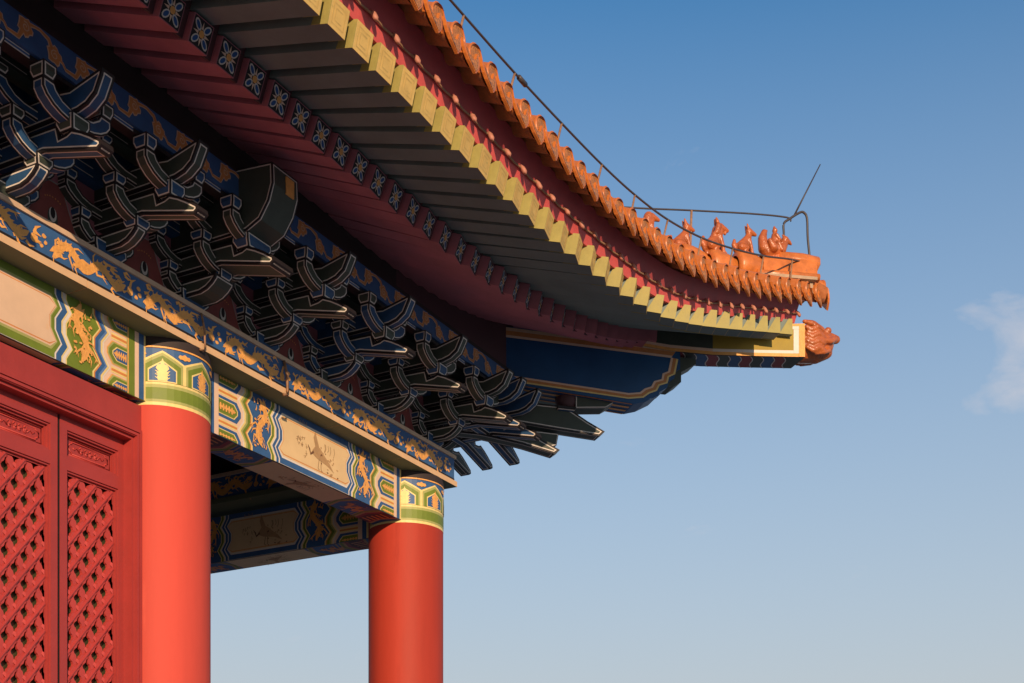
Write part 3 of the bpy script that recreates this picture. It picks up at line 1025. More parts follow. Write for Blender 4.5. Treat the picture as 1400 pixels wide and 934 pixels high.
def scroll(u, v, r, s):
    """one curled cloud: lobed blob with a spiral line"""
    pts = []
    for i in range(16):
        t = 2 * math.pi * i / 16
        k = r * (1 + 0.16 * math.cos(t * 5 + s))
        pts.append((u + k * 1.0 * math.cos(t), v + k * 1.0 * math.sin(t)))
    art.poly([((x - u) * 1.16 + u, (y - v) * 1.16 + v) for x, y in pts], 'cloud_line', 1)
    art.poly(pts, 'cloud_brown', 3)
    sp = [(u + s * r * (0.15 + 0.045 * i) * math.cos(i * 0.75), v + r * (0.15 + 0.045 * i) * math.sin(i * 0.75)) for i in range(12)]
    art.stroke(sp, 0.0045, 'cloud_line', 4)


n = 0
x = 0.50
while x > -6.0:
    up = n % 2 == 0
    v0 = CB0 + H * (0.66 if up else 0.42)
    scroll(x, v0, 0.033, 1 if up else -1)
    x2 = x - per / 2
    v1 = CB0 + H * (0.42 if up else 0.66)
    mid = (x + x2) / 2
    if up:
        pth = [(x - 0.015, v0 - 0.02), (x - 0.035, CB0 + H * 0.20), (mid - 0.015, CB0 + H * 0.20), (x2 + 0.045, v1 - 0.010), (x2 + 0.015, v1)]
    else:
        pth = [(x - 0.015, v0 + 0.02), (x - 0.03, CB0 + H * 0.80), (mid, CB0 + H * 0.90), (x2 + 0.05, CB0 + H * 0.88), (x2 + 0.015, v1 + 0.02)]
    art.stroke(pth, [0.026, 0.022, 0.016, 0.014, 0.02], 'cloud_line', 1)
    art.stroke(pth, [0.018, 0.014, 0.008, 0.007, 0.012], 'cloud_brown', 3)
    x = x2
    n += 1
art.build('cloud_scrolls', cloudbeam)

# ================================================================== EAVES
kx = [-9, -1.6, -1.1, -0.7, -0.3, 0.1, 0.4, 0.75, 1.1, 1.4, 1.75, 2.05, 2.3]
kd = [3.69, 3.69, 3.712, 3.73, 3.765, 3.815, 3.865, 3.955, 4.05, 4.135, 4.245, 4.335, 4.40]
kt = [3.57, 3.57, 3.585, 3.608, 3.628, 3.66, 3.718, 3.815, 3.925, 4.015, 4.125, 4.205, 4.265]


def smooth_interp(x, k):
    return float(sum(np.interp(x + d, kx, k) * w for d, w in ((-0.2, 0.25), (0, 0.5), (0.2, 0.25)))) if x < 1.9 else float(np.interp(x, kx, k))


def out_y(x, base, ch, x0, xc):
    return -(base + ch * max(0.0, (x - x0) / (xc - x0)) ** 2)


tipY = lambda x: out_y(x, 1.72, 0.36, -1.4, 2.08)
dripY = lambda x: out_y(x, 1.86, 0.36, -1.4, 2.24)
tipH = lambda x: smooth_interp(x, kt)
dripH = lambda x: smooth_interp(x, kd)

tips = [-1.43 - 0.168 * k for k in range(19, 0, -1)] + [-1.43]
x = -1.43
while x < 1.85:
    x += 0.172 if x < -0.2 else 0.178
    tips.append(x)
RW = 0.112
FL, EV = [], []
for x in tips:
    t = max(0.0, (x + 1.43) / (2.03 + 1.43))
    tf = max(0.0, (x + 2.80) / 4.83)
    phi = D45 * min(1, tf) ** 1.04
    out = Vector((math.sin(phi), -math.cos(phi), 0))
    T = Vector((x, tipY(x), tipH(x)))
    L = 0.57 + 0.50 * t * t
    Fp = T - out * L
    Fp.z = 3.585 + 0.455 * t ** 2.0 - 0.05 * t * (1 - t)
    FL.append((T, out, Fp, t))


def tf_of(x):
    return max(0.0, (x + 2.80) / 4.83)


def to(p):
    return Vector((p.x, p.y, p.z + EYE))


flower_cache = {}


def flower_mesh():
    """painted end of a square rafter, local x sideways, y up, z outwards"""
    art = Art(lambda u, v, z: Vector((u, v, z)), step=0.0006, base=0.0005)
    h = RW / 2
    art.rect(-h, h, -h, h, 'black', 0)
    for k in range(4):
        a = math.pi / 4 + k * math.pi / 2
        for sc, m, l in ((1.0, 'line_white', 1), (0.72, 'petal_blue', 2)):
            pts = []
            c = 0.040
            for i in range(10):
                t = 2 * math.pi * i / 10
                lx, ly = 0.026 * math.cos(t) * sc, 0.0155 * math.sin(t) * (sc if sc == 1 else 0.62)
                pts.append(((c + lx) * math.cos(a) - ly * math.sin(a), (c + lx) * math.sin(a) + ly * math.cos(a)))
            art.poly(pts, m, l)
        a2 = k * math.pi / 2
        art.poly([(0.020 * math.cos(a2 - .35), 0.020 * math.sin(a2 - .35)), (0.050 * math.cos(a2), 0.050 * math.sin(a2)), (0.020 * math.cos(a2 + .35), 0.020 * math.sin(a2 + .35))], 'peach', 1)
    art.blob(0, 0, 0.0155, 0.0155, 'gold', 4, None, 12)
    return art.mb.mesh('flower_motif')


flower_me = flower_mesh()
flower_me.transform(Matrix.Diagonal((0.94, 0.94, 1, 1)))
soff_rows, fsoff_rows, fb_rows = [], [], []
for (T, out, Fp, t) in FL:
    # flying rafter: from the tip back over the eave rafter
    S = Fp + Vector((0, 0, 0.127))
    dirf = (S - T)
    back = S + dirf.normalized() * 0.12
    mb = MB()
    mb.bar(to(back), to(T), RW * (1 - 0.14 * tf_of(T.x)), RW, 'rafter_green', w0=RW * (1 - 0.42 * min(1, tf_of(T.x))))
    fr = mb.build('flying_rafter', hall)
    d = (T - S).normalized()
    s = d.cross(Vector((0, 0, 1))).normalized()
    u = s.cross(d).normalized()
    yt = MB()
    hw = RW / 2
    P = lambda a, b, c: to(T + d * a + s * b + u * c)
    e = 0.0025
    # thin painted shell on the two cheeks and the end
    lt = 0.082 + 0.020 * t
    ltop = 0.060 - 0.035 * t
    for sg in (-1, 1):
        q = [P(-lt, sg * hw, -hw), P(e, sg * hw, -hw), P(e, sg * hw, hw), P(-ltop, sg * hw, hw)]
        yt.prism(q, s * (sg * e), 'tip_olive')
    yt.prism([P(0.0, -hw, -hw), P(0.0, hw, -hw), P(0.0, hw, hw), P(0.0, -hw, hw)], d * e, 'tip_yellow')
    if t < 0.5:
        for r0 in (0.038, 0.022):
            c4 = [(-r0, -r0), (r0, -r0), (r0, r0), (-r0, r0)]
            for i in range(4 if r0 > 0.03 else 3):
                (a0, b0), (a1, b1) = c4[i], c4[(i + 1) % 4]
                w_ = 0.0022
                if abs(a1 - a0) > abs(b1 - b0):
                    q = [P(e + 0.0008, a0, b0 - w_), P(e + 0.0008, a1, b0 - w_), P(e + 0.0008, a1, b0 + w_), P(e + 0.0008, a0, b0 + w_)]
                else:
                    q = [P(e + 0.0011, a0 - w_, b0), P(e + 0.0011, a0 + w_, b0), P(e + 0.0011, a0 + w_, b1), P(e + 0.0011, a0 - w_, b1)]
                yt.add(q, [(0, 1, 2, 3)], 'tip_line')
    yt.build('yellow_tip', fr)
    fsoff_rows.append((to(T + u * (hw + 0.004) - d * 0.02), to(back + u * (hw + 0.004))))
    # eave rafter
    slope = 0.39 * (1 - t) + 0.05 * t
    inn = -out
    L = 3.0
    tk = tf_of(T.x)
    # stop at the hip beam or inside the hall
    if tk > 0:
        den = inn.x + inn.y
        if abs(den) > 1e-6:
            k = (-0.16 - (Fp.x + Fp.y)) / den
            if k > 0: L = min(L, k)
    if inn.y > 0: L = min(L, (0.35 - Fp.y) / inn.y)
    B = Fp + inn * L + Vector((0, 0, slope * L))
    if t > 0.3: B.z = max(B.z, 4.0)
    mb = MB()
    mb.bar(to(B), to(Fp), RW, RW, 'maroon', w0=RW * (1 - 0.55 * min(1, tk * 1.25)))
    er = mb.build('eave_rafter', hall)
    d2 = (Fp - B).normalized()
    s2 = d2.cross(Vector((0, 0, 1))).normalized()
    u2 = s2.cross(d2).normalized()
    fm = link('flower_motif', flower_me, er)
    M = Matrix((s2, u2, d2)).transposed().to_4x4()
    M.translation = to(Fp)
    fm.matrix_world = M
    soff_rows.append((to(Fp + u2 * (RW / 2 + 0.004) - d2 * 0.03), to(B + u2 * (RW / 2 + 0.004))))
    fb_rows.append((Fp, s2, u2, d2))
# boards over the rafters
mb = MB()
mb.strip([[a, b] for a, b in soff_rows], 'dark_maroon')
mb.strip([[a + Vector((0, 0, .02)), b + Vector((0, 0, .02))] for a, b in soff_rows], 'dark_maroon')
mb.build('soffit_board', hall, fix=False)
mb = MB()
mb.strip([[a, b] for a, b in fsoff_rows], 'dark_wood_shade')  # near-black colour paints the shade in the gaps between flying rafters
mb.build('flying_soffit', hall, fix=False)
# strip board between the flower ends
mb = MB()
rows = []
for Fp, s2, u2, d2 in fb_rows:
    p = Fp - d2 * 0.035
    rows.append([to(p - u2 * 0.050), to(p + u2 * 0.13), to(p + u2 * 0.13 - d2 * 0.02), to(p - u2 * 0.050 - d2 * 0.02)])
mb.strip(rows, 'dark_maroon', False, True)
mb.build('rafter_strip_board', hall)
# maroon boards over the cloud beam up to the rafters
mb = MB()
rows = []
for i in range(60):
    x = -6.0 + i * (0.50 + 6.0) / 59
    top = 3.80 + 0.18 * max(0, (x + 1.0) / 1.5) ** 2
    rows.append([V(x, -0.545, CB1 + 0.001), V(x, -0.545, top), V(x, -0.50, top), V(x, -0.50, CB1 + 0.001)])
nz_ = [r for r in rows if r[0].x < -0.9]
mb.strip(nz_, 'dark_wood_shade', False, True)  # straight run coloured near-black to paint in the deep eave shade
mb.build('eaves_purlin', hall)
mb = MB()
mb.strip(rows[len(nz_) - 1:], 'dark_maroon', False, True)
mb.build('wedge_board', hall)

# red eave boards under the tiles
cx_ = [-4.9] + [-4.6 + 0.1 * i for i in range(67)]
low, upp = [], []
for x in [c for c in cx_ if c <= 2.02]:
    y, h = tipY(x), tipH(x)
    a = 0.058
    low.append([V(x, y + 0.004, h + a), V(x, y - 0.016, h + a + 0.064), V(x, y + 0.05, h + a + 0.064), V(x, y + 0.06, h + a)])
    upp.append([V(x, y - 0.008, h + a + 0.0645), V(x, y - 0.050, h + a + 0.185), V(x, y + 0.02, h + a + 0.185), V(x, y + 0.05, h + a + 0.0645)])
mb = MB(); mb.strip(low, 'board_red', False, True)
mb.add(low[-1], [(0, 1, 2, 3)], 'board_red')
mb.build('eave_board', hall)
mb = MB(); mb.strip(upp, 'board_red_shaded', False, True)
mb.add(upp[-1], [(0, 1, 2, 3)], 'board_red_shaded')
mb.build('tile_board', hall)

# ---------------- roof slopes
SL = 0.40


def roofh(x, y):
    return dripH(x) + 0.128 + SL * (y - dripY(x)) + 0.03 * max(0, y - dripY(x)) ** 2


rf = MB()
rows = []
xs = [-7.0 + 0.2 * i for i in range(47)]
for x in xs:
    if x > 2.2: continue
    y0 = dripY(x) + 0.02
    y1 = min(3.0, -x - 0.0) if x > -3.0 else 3.0
    if y1 < y0 + 0.02: y1 = y0 + 0.02
    rows.append([V(x, y0 + (y1 - y0) * k / 8, roofh(x, y0 + (y1 - y0) * k / 8)) for k in range(9)])
rf.strip(rows, 'glaze_pan', True)
rows2 = [[Vector((-p.y, -p.x, p.z)) for p in r] for r in rows]
rf.strip(rows2, 'glaze_pan', True)
rf.build('roof_slope', hall, fix=False)
# side eave, turned away from the court: boards only, on a shorter overhang
def side_of(p):
    t = min(1.0, max(0.0, (p.x + 1.43) / 3.46))
    k = 1 - t
    return Vector((-p.y - 0.34 * k, -p.x, p.z + 0.09 * k))


mb = MB()
mb.strip([[side_of(p) for p in r] for r in low], 'board_red', False, True)
mb.strip([[side_of(p) for p in r] for r in upp], 'board_red', False, True)
mb.build('side_eave_board', hall)
mb = MB()
mb.strip([[side_of(a) + Vector((0, 0, -0.04)), side_of(b) + Vector((0, 0, -0.04))] for a, b in fsoff_rows], 'rafter_green')
mb.strip([[side_of(a) + Vector((0, 0, -0.02)), side_of(b) + Vector((0, 0, -0.02))] for a, b in soff_rows], 'maroon')
mb.build('side_soffit', hall, fix=False)


# ---------------- eave tiles
def tile_barrel(L, slope, rng):
    """half-round cover tile running inwards (+y) from its ornate end, origin at the end, on the pan surface"""
    mb = MB()
    r = 0.056
    n = 12
    segs = max(1, int(L / 0.3))
    rows = []
    dvec = Vector((0, 1, slope)).normalized()
    up = Vector((0, -slope, 1)).normalized()
    ys = []
    for i in range(segs):
        a, b = L * i / segs, L * (i + 1) / segs
        ys += [(a, r), (b - 0.02, r * 0.96), (b - 0.001, r * 0.90)]
    for yy, rr in ys:
        rows.append([Vector((math.cos(math.pi * k / n) * rr, 0, 0)) + dvec * yy + up * (math.sin(math.pi * k / n) * rr) for k in range(n + 1)])
    mb.strip(rows, 'glaze', True)
    # the round end plate, hung a little below
    rim, inner = [], []
    N = 18
    for rr, off in ((0.058, 0.004), (0.060, -0.012), (0.053, -0.015), (0.049, -0.009), (0.028, -0.011), (0.0, -0.014)):
        rim.append([Vector((math.cos(2 * math.pi * k / N) * rr, off, math.sin(2 * math.pi * k / N) * rr * 1.06 - 0.002)) for k in range(N)])
    mb.strip(rim[:4], 'glaze', True, True)
    mb.strip(rim[3:], 'tile_relief', False, True)
    mb.add(rim[0], [tuple(range(N))], 'glaze')
    return mb


def tile_drip():
    """drip tile: short curved pan with a pointed, relief-patterned tongue"""
    mb = MB()
    w = 0.079
    rows, rows_b = [], []
    for yy in (0.0, 0.02, 0.36):
        rows.append([Vector((w * (k / 5 - 1), yy, yy * SL - 0.074 * (1 - (k / 5 - 1) ** 2))) for k in range(11)])
        rows_b.append([p + Vector((0, 0, -0.016)) for p in rows[-1]])
    mb.strip(rows, 'glaze_pan', True)
    mb.strip(rows_b, 'glaze_pan', True)
    prof = [(-0.066, 0.000), (-0.064, -0.045), (-0.057, -0.075), (-0.043, -0.102), (-0.022, -0.126), (0.0, -0.150), (0.022, -0.126), (0.043, -0.102), (0.057, -0.075), (0.064, -0.045), (0.066, 0.000), (0.045, -0.038), (0.022, -0.062), (0.0, -0.069), (-0.022, -0.062), (-0.045, -0.038)]
    tilt = 0.22
    prof = [(a, b * 0.90) for a, b in prof]
    f = [Vector((a, -0.012 + b * tilt, b)) for a, b in prof]
    mb.prism(f, (0, 0.016, 0.004), 'glaze')
    c = Vector((0, -0.0135 + -0.045 * tilt, -0.045))
    q = [Vector((a * 0.74, -0.0145 + (b * 0.80 - 0.018) * tilt, b * 0.80 - 0.018)) for a, b in prof]
    mb.add(q, [tuple(range(len(q)))], 'tile_relief')
    return mb


drip_me = tile_drip().mesh('drip_tile')
rng = random.Random(8)
full_me = [tile_barrel(1.15, SL, rng).mesh('eave_tile') for _ in range(1)][0]
x = 2.125
TS = 0.157
ti = 0
while x > -4.3:
    y = dripY(x)
    h = dripH(x) + 0.142
    avail = (-x - 0.10) - y
    j = Vector((rng.uniform(-.004, .004), rng.uniform(-.008, .006), rng.uniform(-.004, .004)))
    slope_here = (dripH(x + 0.05) - dripH(x - 0.05)) / 0.1
    roll = -math.atan(slope_here)
    o = link('eave_tile', full_me if avail > 1.15 else tile_barrel(max(0.06, avail), SL, rng).mesh('eave_tile'), hall)
    o.location = V(x, y, h) + j
    o.rotation_euler = (rng.uniform(-.02, .02), roll, rng.uniform(-.05, .05))
    xd = x + TS / 2
    if xd < 2.2:
        dt = link('drip_tile', drip_me, o)
        dt.parent = o
        tgt = V(xd, dripY(xd) - 0.014, dripH(xd) + 0.150)
        MW = Matrix.Translation(tgt) @ Matrix.Rotation(rng.uniform(-.06, .06), 4, 'Z') @ Matrix.Rotation(-math.atan((dripH(xd + 0.05) - dripH(xd - 0.05)) / 0.1), 4, 'Y')
        o_m = Matrix.Translation(o.location) @ o.rotation_euler.to_matrix().to_4x4()
        dt.matrix_local = o_m.inverted() @ MW
    x -= TS
    ti += 1
# corner tile on the hip
o = link('eave_tile', tile_barrel(0.12, 0.1, rng).mesh('eave_tile'), hall, 'corner tile at the tip of the eave')
o.location = V(2.185, -2.200, 4.545)
o.rotation_euler = (0, 0, D45)
dt = link('drip_tile', drip_me, o)
dt.location = (0.0, -0.02, -0.02)
dt.scale = (0.9, 1, 1.0)

# ================================================================== HIP BEAM
hip_dir = Vector((1, -1, 0)).normalized()
side = Vector((-1, -1, 0)).normalized()       # towards the court


def HP(q, off, h):
    """point on the hip: q along X, off across (towards the court), h up"""
    return Vector((q, -q, h + EYE)) + side * off


lower = [(0.10, 3.56), (0.55, 3.545), (1.13, 3.505), (1.19, 3.53), (1.215, 3.55), (1.26, 3.585), (1.265, 3.61), (1.305, 3.645), (1.315, 3.69), (1.345, 3.72), (1.345, 3.76), (1.375, 3.79), (1.375, 3.935), (0.40, 3.93), (0.10, 3.92)]
mb = MB()
mb.prism([HP(q, 0.10, h) for q, h in lower], side * -0.20, 'deep_blue')
hipb = mb.build('hip_beam', hall, 'blue corner beam under the upturned eave')
art = Art(lambda u, v, z: HP(u, 0.10 + z, v), step=0.002, base=0.001)
for (a, b, m, l, da) in ((0.0, 0.022, 'cloud_line', 1, 0), (0.022, 0.052, 'cloud_brown', 1, 0), (0.052, 0.068, 'peach', 1, 0)):
    art.poly([(0.30, 3.925 - a), (1.36 - a * 0.5, 3.925 - a), (1.36 - b * 0.5, 3.925 - b), (0.30, 3.925 - b)], m, l)
bot = [(0.30, 3.61), (1.10, 3.575), (1.16, 3.59), (1.185, 3.62), (1.22, 3.64), (1.235, 3.68), (1.275, 3.70), (1.28, 3.74), (1.31, 3.76), (1.325, 3.86)]
nb = len(bot)
for k, (w0, w1, m) in enumerate(((0.0, 0.012, 'peach'), (0.012, 0.030, 'cloud_brown'), (0.030, 0.040, 'gold_pale'))):
    for i in range(nb - 1):
        def O(p, w, i):
            a = bot[max(0, i - 1)]; b = bot[min(nb - 1, i + 1)]
            d = math.hypot(b[0] - a[0], b[1] - a[1]); nx, ny = (b[1] - a[1]) / d, -(b[0] - a[0]) / d
            return (p[0] + nx * w, p[1] + ny * w)
        art.poly([O(bot[i], w0, i), O(bot[i + 1], w0, i + 1), O(bot[i + 1], w1, i + 1), O(bot[i], w1, i)], m, 1)
art.build('painted_border', hipb)
art = Art(lambda u, v, z: Vector((u, -u, 0)) + side * v + Vector((0, 0, (3.545 if u < 0.55 else 3.545 - (u - 0.55) / 0.58 * 0.04) + EYE - z)), step=0.001, base=0.002)
for v0, v1, m in ((-0.10, -0.085, 'gold_red'), (-0.045, -0.02, 'gold'), (0.02, 0.045, 'gold'), (0.088, 0.10, 'gold_red')):
    art.poly([(0.56, v0), (1.12, v0), (1.12, v1), (0.56, v1)], m, 1)
art.build('painted_soffit', hipb)
# nose block beneath the upper beam
mb = MB()
mb.prism([HP(q, 0.07, h) for q, h in ((1.24, 3.665), (1.345, 3.665), (1.39, 3.71), (1.39, 3.78), (1.47, 3.85), (1.47, 3.885), (1.24, 3.885))], side * -0.14, 'bracket_green')
mb.build('nose_block', hipb)

# upper hip beam, rising to the beast head
UQ = [0.9, 1.1, 1.317, 1.55, 1.82, 2.066]
UB = [3.920, 3.920, 3.905, 3.915, 3.950, 3.984]
UT = [4.10, 4.11, 4.12, 4.14, 4.18, 4.225]
mb = MB()
rows = []
for q, b, t in zip(UQ, UB, UT):
    rows.append([HP(q, 0.105, b), HP(q, 0.105, t), HP(q, -0.105, t), HP(q, -0.105, b)])
mb.strip(rows, 'bracket_green', False, True)
mb.add(rows[-1], [(0, 1, 2, 3)], 'hip_yellow')
mb.add(rows[0], [(3, 2, 1, 0)], 'bracket_green')
uh = mb.build('upper_hip_beam', hall, 'upturned corner beam with a yellow painted end')
art = Art(lambda u, v, z: HP(u, 0.105 + z, float(np.interp(u, UQ, UB)) * (1 - v) + float(np.interp(u, UQ, UT)) * v), step=0.001, base=0.001)
for a, b in zip([1.0, 1.1, 1.317, 1.55, 1.70, 1.82, 1.93], [1.1, 1.317, 1.55, 1.70, 1.82, 1.93, 2.064]):
    yel = a >= 1.55
    art.rect(a, b, 0.0, 0.10, 'gold', 1)
    art.rect(a, b, 0.10, 0.19, 'white_paint' if yel else 'peach', 1)
    art.rect(a, b, 0.19, 1.0, 'hip_yellow' if yel else 'bracket_green', 1)
art.rect(2.00, 2.030, 0.10, 0.90, 'white_paint', 2)
art.rect(1.85, 2.030, 0.83, 0.92, 'white_paint', 3)
art.rect(1.85, 2.064, 0.92, 1.0, 'gold', 3)
art.rect(2.030, 2.064, 0.0, 1.0, 'gold', 4)
art.build('painted_cheek', uh)
art = Art(lambda u, v, z: Vector((u, -u, float(np.interp(u, UQ, UB)) + EYE - z)) + side * v, step=0.001, base=0.0015)
cols = ['stripe_red', 'bracket_green', 'deep_blue']
k = 0
u = 1.33
while u < 1.93:
    w = 0.062
    def wav(a):
        return [(a + 0.075 * (i / 8) + 0.010 * math.sin(i / 8 * 2 * math.pi), 0.10 - 0.20 * i / 8) for i in range(9)]
    A_, B_, B2 = wav(u), wav(u + w), wav(u + w - 0.006)
    for i in range(8):
        art.poly([A_[i], B_[i], B_[i + 1], A_[i + 1]], cols[k % 3], 0)
        art.poly([B2[i], B_[i], B_[i + 1], B2[i + 1]], 'line_white', 2)
    u += w
    k += 1
art.build('striped_soffit', uh)

# ---------------- lumpy glazed sculpture helper
def sculpt(name, parts, m, voxel=0.007, parent=None, smooth=2):
    """parts: list of tapered limbs [(point, radius), ...] fused into one continuous body"""
    bm = bmesh.new()
    for limb in parts:
        for i in range(len(limb)):
            p, r = limb[i]
            bmesh.ops.create_icosphere(bm, subdivisions=2, radius=r, matrix=Matrix.Translation(Vector(p)))
            if i + 1 < len(limb):
                q, r2 = limb[i + 1]
                v = Vector(q) - Vector(p)
                if v.length > 1e-5:
                    rot = v.to_track_quat('Z', 'Y').to_matrix().to_4x4()
                    bmesh.ops.create_cone(bm, cap_ends=True, segments=14, radius1=r, radius2=r2, depth=v.length, matrix=Matrix.Translation((Vector(p) + Vector(q)) / 2) @ rot)
    me = bpy.data.meshes.new(name)
    bm.to_mesh(me)
    bm.free()
    me.materials.append(MATS[m])
    tmp = bpy.data.objects.new(name, me)
    C.objects.link(tmp)
    rm = tmp.modifiers.new('remesh', 'REMESH'); rm.mode = 'VOXEL'; rm.voxel_size = voxel; rm.use_smooth_shade = True
    if smooth:
        sm = tmp.modifiers.new('smooth', 'SMOOTH'); sm.factor = 0.5; sm.iterations = smooth
    dg = bpy.context.evaluated_depsgraph_get()
    me2 = bpy.data.meshes.new_from_object(tmp.evaluated_get(dg))
    bpy.data.objects.remove(tmp)
    me2.name = name
    for p in me2.polygons: p.use_smooth = True
    o = link(name, me2, parent)
    return o


# beast head on the end of the hip beam (local x = outwards along the hip)
rng = random.Random(3)
pr = [[((0.0, 0, 0.0), 0.118), ((0.06, 0, 0.0), 0.115), ((0.12, 0, 0.01), 0.095)],
      [((0.13, 0, 0.06), 0.045), ((0.20, 0, 0.055), 0.038), ((0.235, 0, 0.05), 0.03)],
      [((0.08, 0, -0.06), 0.06), ((0.16, 0, -0.04), 0.045)]]
for s in (-1, 1):
    pr.append([((0.10, s * 0.06, 0.085), 0.028), ((0.05, s * 0.08, 0.115), 0.022), ((-0.01, s * 0.085, 0.125), 0.014)])
    pr.append([((0.16, s * 0.055, 0.085), 0.024)])
    pr.append([((0.20, s * 0.06, 0.03), 0.020), ((0.15, s * 0.095, 0.0), 0.02), ((0.09, s * 0.11, 0.0), 0.016)])
    for k in range(4):
        z = 0.07 - k * 0.045
        pr.append([((0.10, s * 0.10, z), 0.018), ((0.06, s * 0.12, z + 0.012), 0.02), ((0.02, s * 0.118, z - 0.01), 0.018), ((-0.01, s * 0.11, z + 0.012), 0.014)])
    pr.append([((0.15, s * 0.07, -0.05), 0.018), ((0.10, s * 0.10, -0.075), 0.018), ((0.04, s * 0.105, -0.085), 0.016)])
bhd = sculpt('beast_head', pr, 'glaze_red', 0.0075, uh, 1)
bhd.matrix_world = Matrix.Translation(HP(2.085, 0, 4.115)) @ Matrix.Rotation(-D45, 4, 'Z') @ Matrix.Rotation(R(-4), 4, 'Y') @ Matrix.Diagonal((1.22, 1.0, 1.10, 1))

# ================================================================== HIP RIDGE
hr = lambda q: roofh(q, -q)
RQ = [0.2, 0.6, 1.0, 1.2, 1.3, 1.42, 1.6, 1.75, 1.92, 2.15]
RT = [5.12, 4.96, 4.83, 4.76, 4.725, 4.688, 4.678, 4.702, 4.722, 4.740]
ridgetop = lambda q: float(np.interp(q, RQ, RT))
mb = MB()
rows = []
for i in range(20):
    q = 0.3 + i * (2.12 - 0.3) / 19
    t = ridgetop(q) - 0.150
    b = min(hr(min(q, 2.0)) - 0.06, t - 0.05)
    rows.append([HP(q, 0.085, b), HP(q, 0.085, t), HP(q, -0.085, t), HP(q, -0.085, b)])
mb.strip(rows, 'mortar', False, True)
mb.add(rows[-1], [(0, 1, 2, 3)], 'mortar')
ridge = mb.build('hip_ridge', hall, 'short glazed hip ridge running out to the corner')
# half round ridge tiles, each with a collar and a swelling nose
edges = [0.32, 0.52, 0.72, 0.90, 1.07, 1.24, 1.40, 1.56, 1.71, 1.87]
for a, b in zip(edges[:-1], edges[1:]):
    mb = MB()
    rows = []
    for (f, r) in ((-0.04, 0.085), (0.0, 0.112), (0.08, 0.118), (0.30, 0.116), (0.55, 0.104), (0.75, 0.088), (0.90, 0.068), (1.08, 0.062)):
        q = a + (b - a) * f
        c = HP(q, 0, ridgetop(q) - 0.092)
        ax = (HP(b, 0, ridgetop(b)) - HP(a, 0, ridgetop(a))).normalized()
        s_ = ax.cross(Vector((0, 0, 1))).normalized()
        u_ = s_.cross(ax).normalized()
        rows.append([c + s_ * (math.cos(2 * math.pi * k / 20) * r) + u_ * (math.sin(2 * math.pi * k / 20) * r) for k in range(20)])
    mb.strip(rows, 'glaze', True, True)
    mb.build('ridge_tile', ridge)
# straight end tile with a rolled lower edge
mb = MB()
rows = []
for q in (1.84, 1.95, 2.06, 2.145):
    c = ridgetop(q)
    rows.append([HP(q, 0.095, c - 0.150), HP(q, 0.085, c - 0.125), HP(q, 0.082, c - 0.06), HP(q, 0.065, c - 0.018), HP(q, 0.03, c), HP(q, -0.03, c), HP(q, -0.065, c - 0.018), HP(q, -0.082, c - 0.06), HP(q, -0.085, c - 0.125), HP(q, -0.095, c - 0.150)])
mb.strip(rows, 'glaze', True, True)
mb.add(rows[-1], [tuple(range(10))], 'glaze')
mb.tube([HP(1.80, 0.09, ridgetop(1.8) - 0.160), HP(1.95, 0.09, ridgetop(1.95) - 0.160), HP(2.15, 0.09, ridgetop(2.13) - 0.158)], 0.028, 'glaze', 8)
mb.tube([HP(1.95, 0.0, 4.705), HP(2.08, 0.0, 4.715), HP(2.165, 0.0, 4.70), HP(2.175, 0.0, 4.69)], [0.066, 0.068, 0.074, 0.04], 'glaze', 12)
mb.build('ridge_tile', ridge, 'straight end tile of the hip ridge')
mb = MB()
rows = []
for q in (1.0, 1.3, 1.6, 1.9, 2.13):
    c = ridgetop(q) - 0.158
    rows.append([HP(q, 0.125, c - 0.012), HP(q, 0.125, c - 0.034), HP(q, -0.125, c - 0.034), HP(q, -0.125, c - 0.012)])
mb.strip(rows, 'mortar', False, True)
mb.add(rows[-1], [(0, 1, 2, 3)], 'mortar')
mb.build('mortar_bed', ridge)


# ---------------- glazed figures sitting on the ridge
def seated(kind):
    pr = [[((-0.055, 0, 0.050), 0.045), ((-0.02, 0, 0.09), 0.040), ((0.012, 0, 0.135), 0.030), ((0.020, 0, 0.165), 0.024)],
          [((0.022, 0, 0.185), 0.030), ((0.055, 0, 0.178), 0.019), ((0.075, 0, 0.172), 0.013)],
          [((-0.085, 0, 0.03), 0.02), ((-0.105, 0, 0.07), 0.018), ((-0.10, 0, 0.105), 0.012)]]
    for s in (-1, 1):
        pr.append([((0.012, s * 0.020, 0.115), 0.020), ((0.030, s * 0.024, 0.06), 0.014), ((0.038, s * 0.024, 0.012), 0.013), ((0.052, s * 0.024, 0.008), 0.011)])
        pr.append([((-0.055, s * 0.030, 0.045), 0.032), ((-0.010, s * 0.036, 0.045), 0.02), ((-0.03, s * 0.036, 0.01), 0.014), ((0.005, s * 0.036, 0.008), 0.011)])
        if kind == 'dog':
            pr.append([((0.010, s * 0.014, 0.205), 0.014), ((0.000, s * 0.018, 0.235), 0.006)])
        elif kind == 'lion':
            pr.append([((-0.002, s * 0.012, 0.215), 0.014), ((-0.010, s * 0.012, 0.240), 0.007)])
            pr.append([((0.0, s * 0.026, 0.185), 0.02), ((-0.012, s * 0.026, 0.14), 0.02), ((-0.03, s * 0.02, 0.125), 0.014)])
    if kind == 'lion':
        pr.append([((0.06, 0, 0.160), 0.012), ((0.058, 0, 0.148), 0.009)])
    if kind == 'monkey':
        pr.append([((0.000, 0, 0.185), 0.036), ((-0.01, 0, 0.15), 0.036), ((-0.02, 0, 0.12), 0.034)])
    pr.append([((-0.07, 0, 0.0), 0.022), ((0.05, 0, 0.0), 0.022)])
    return pr


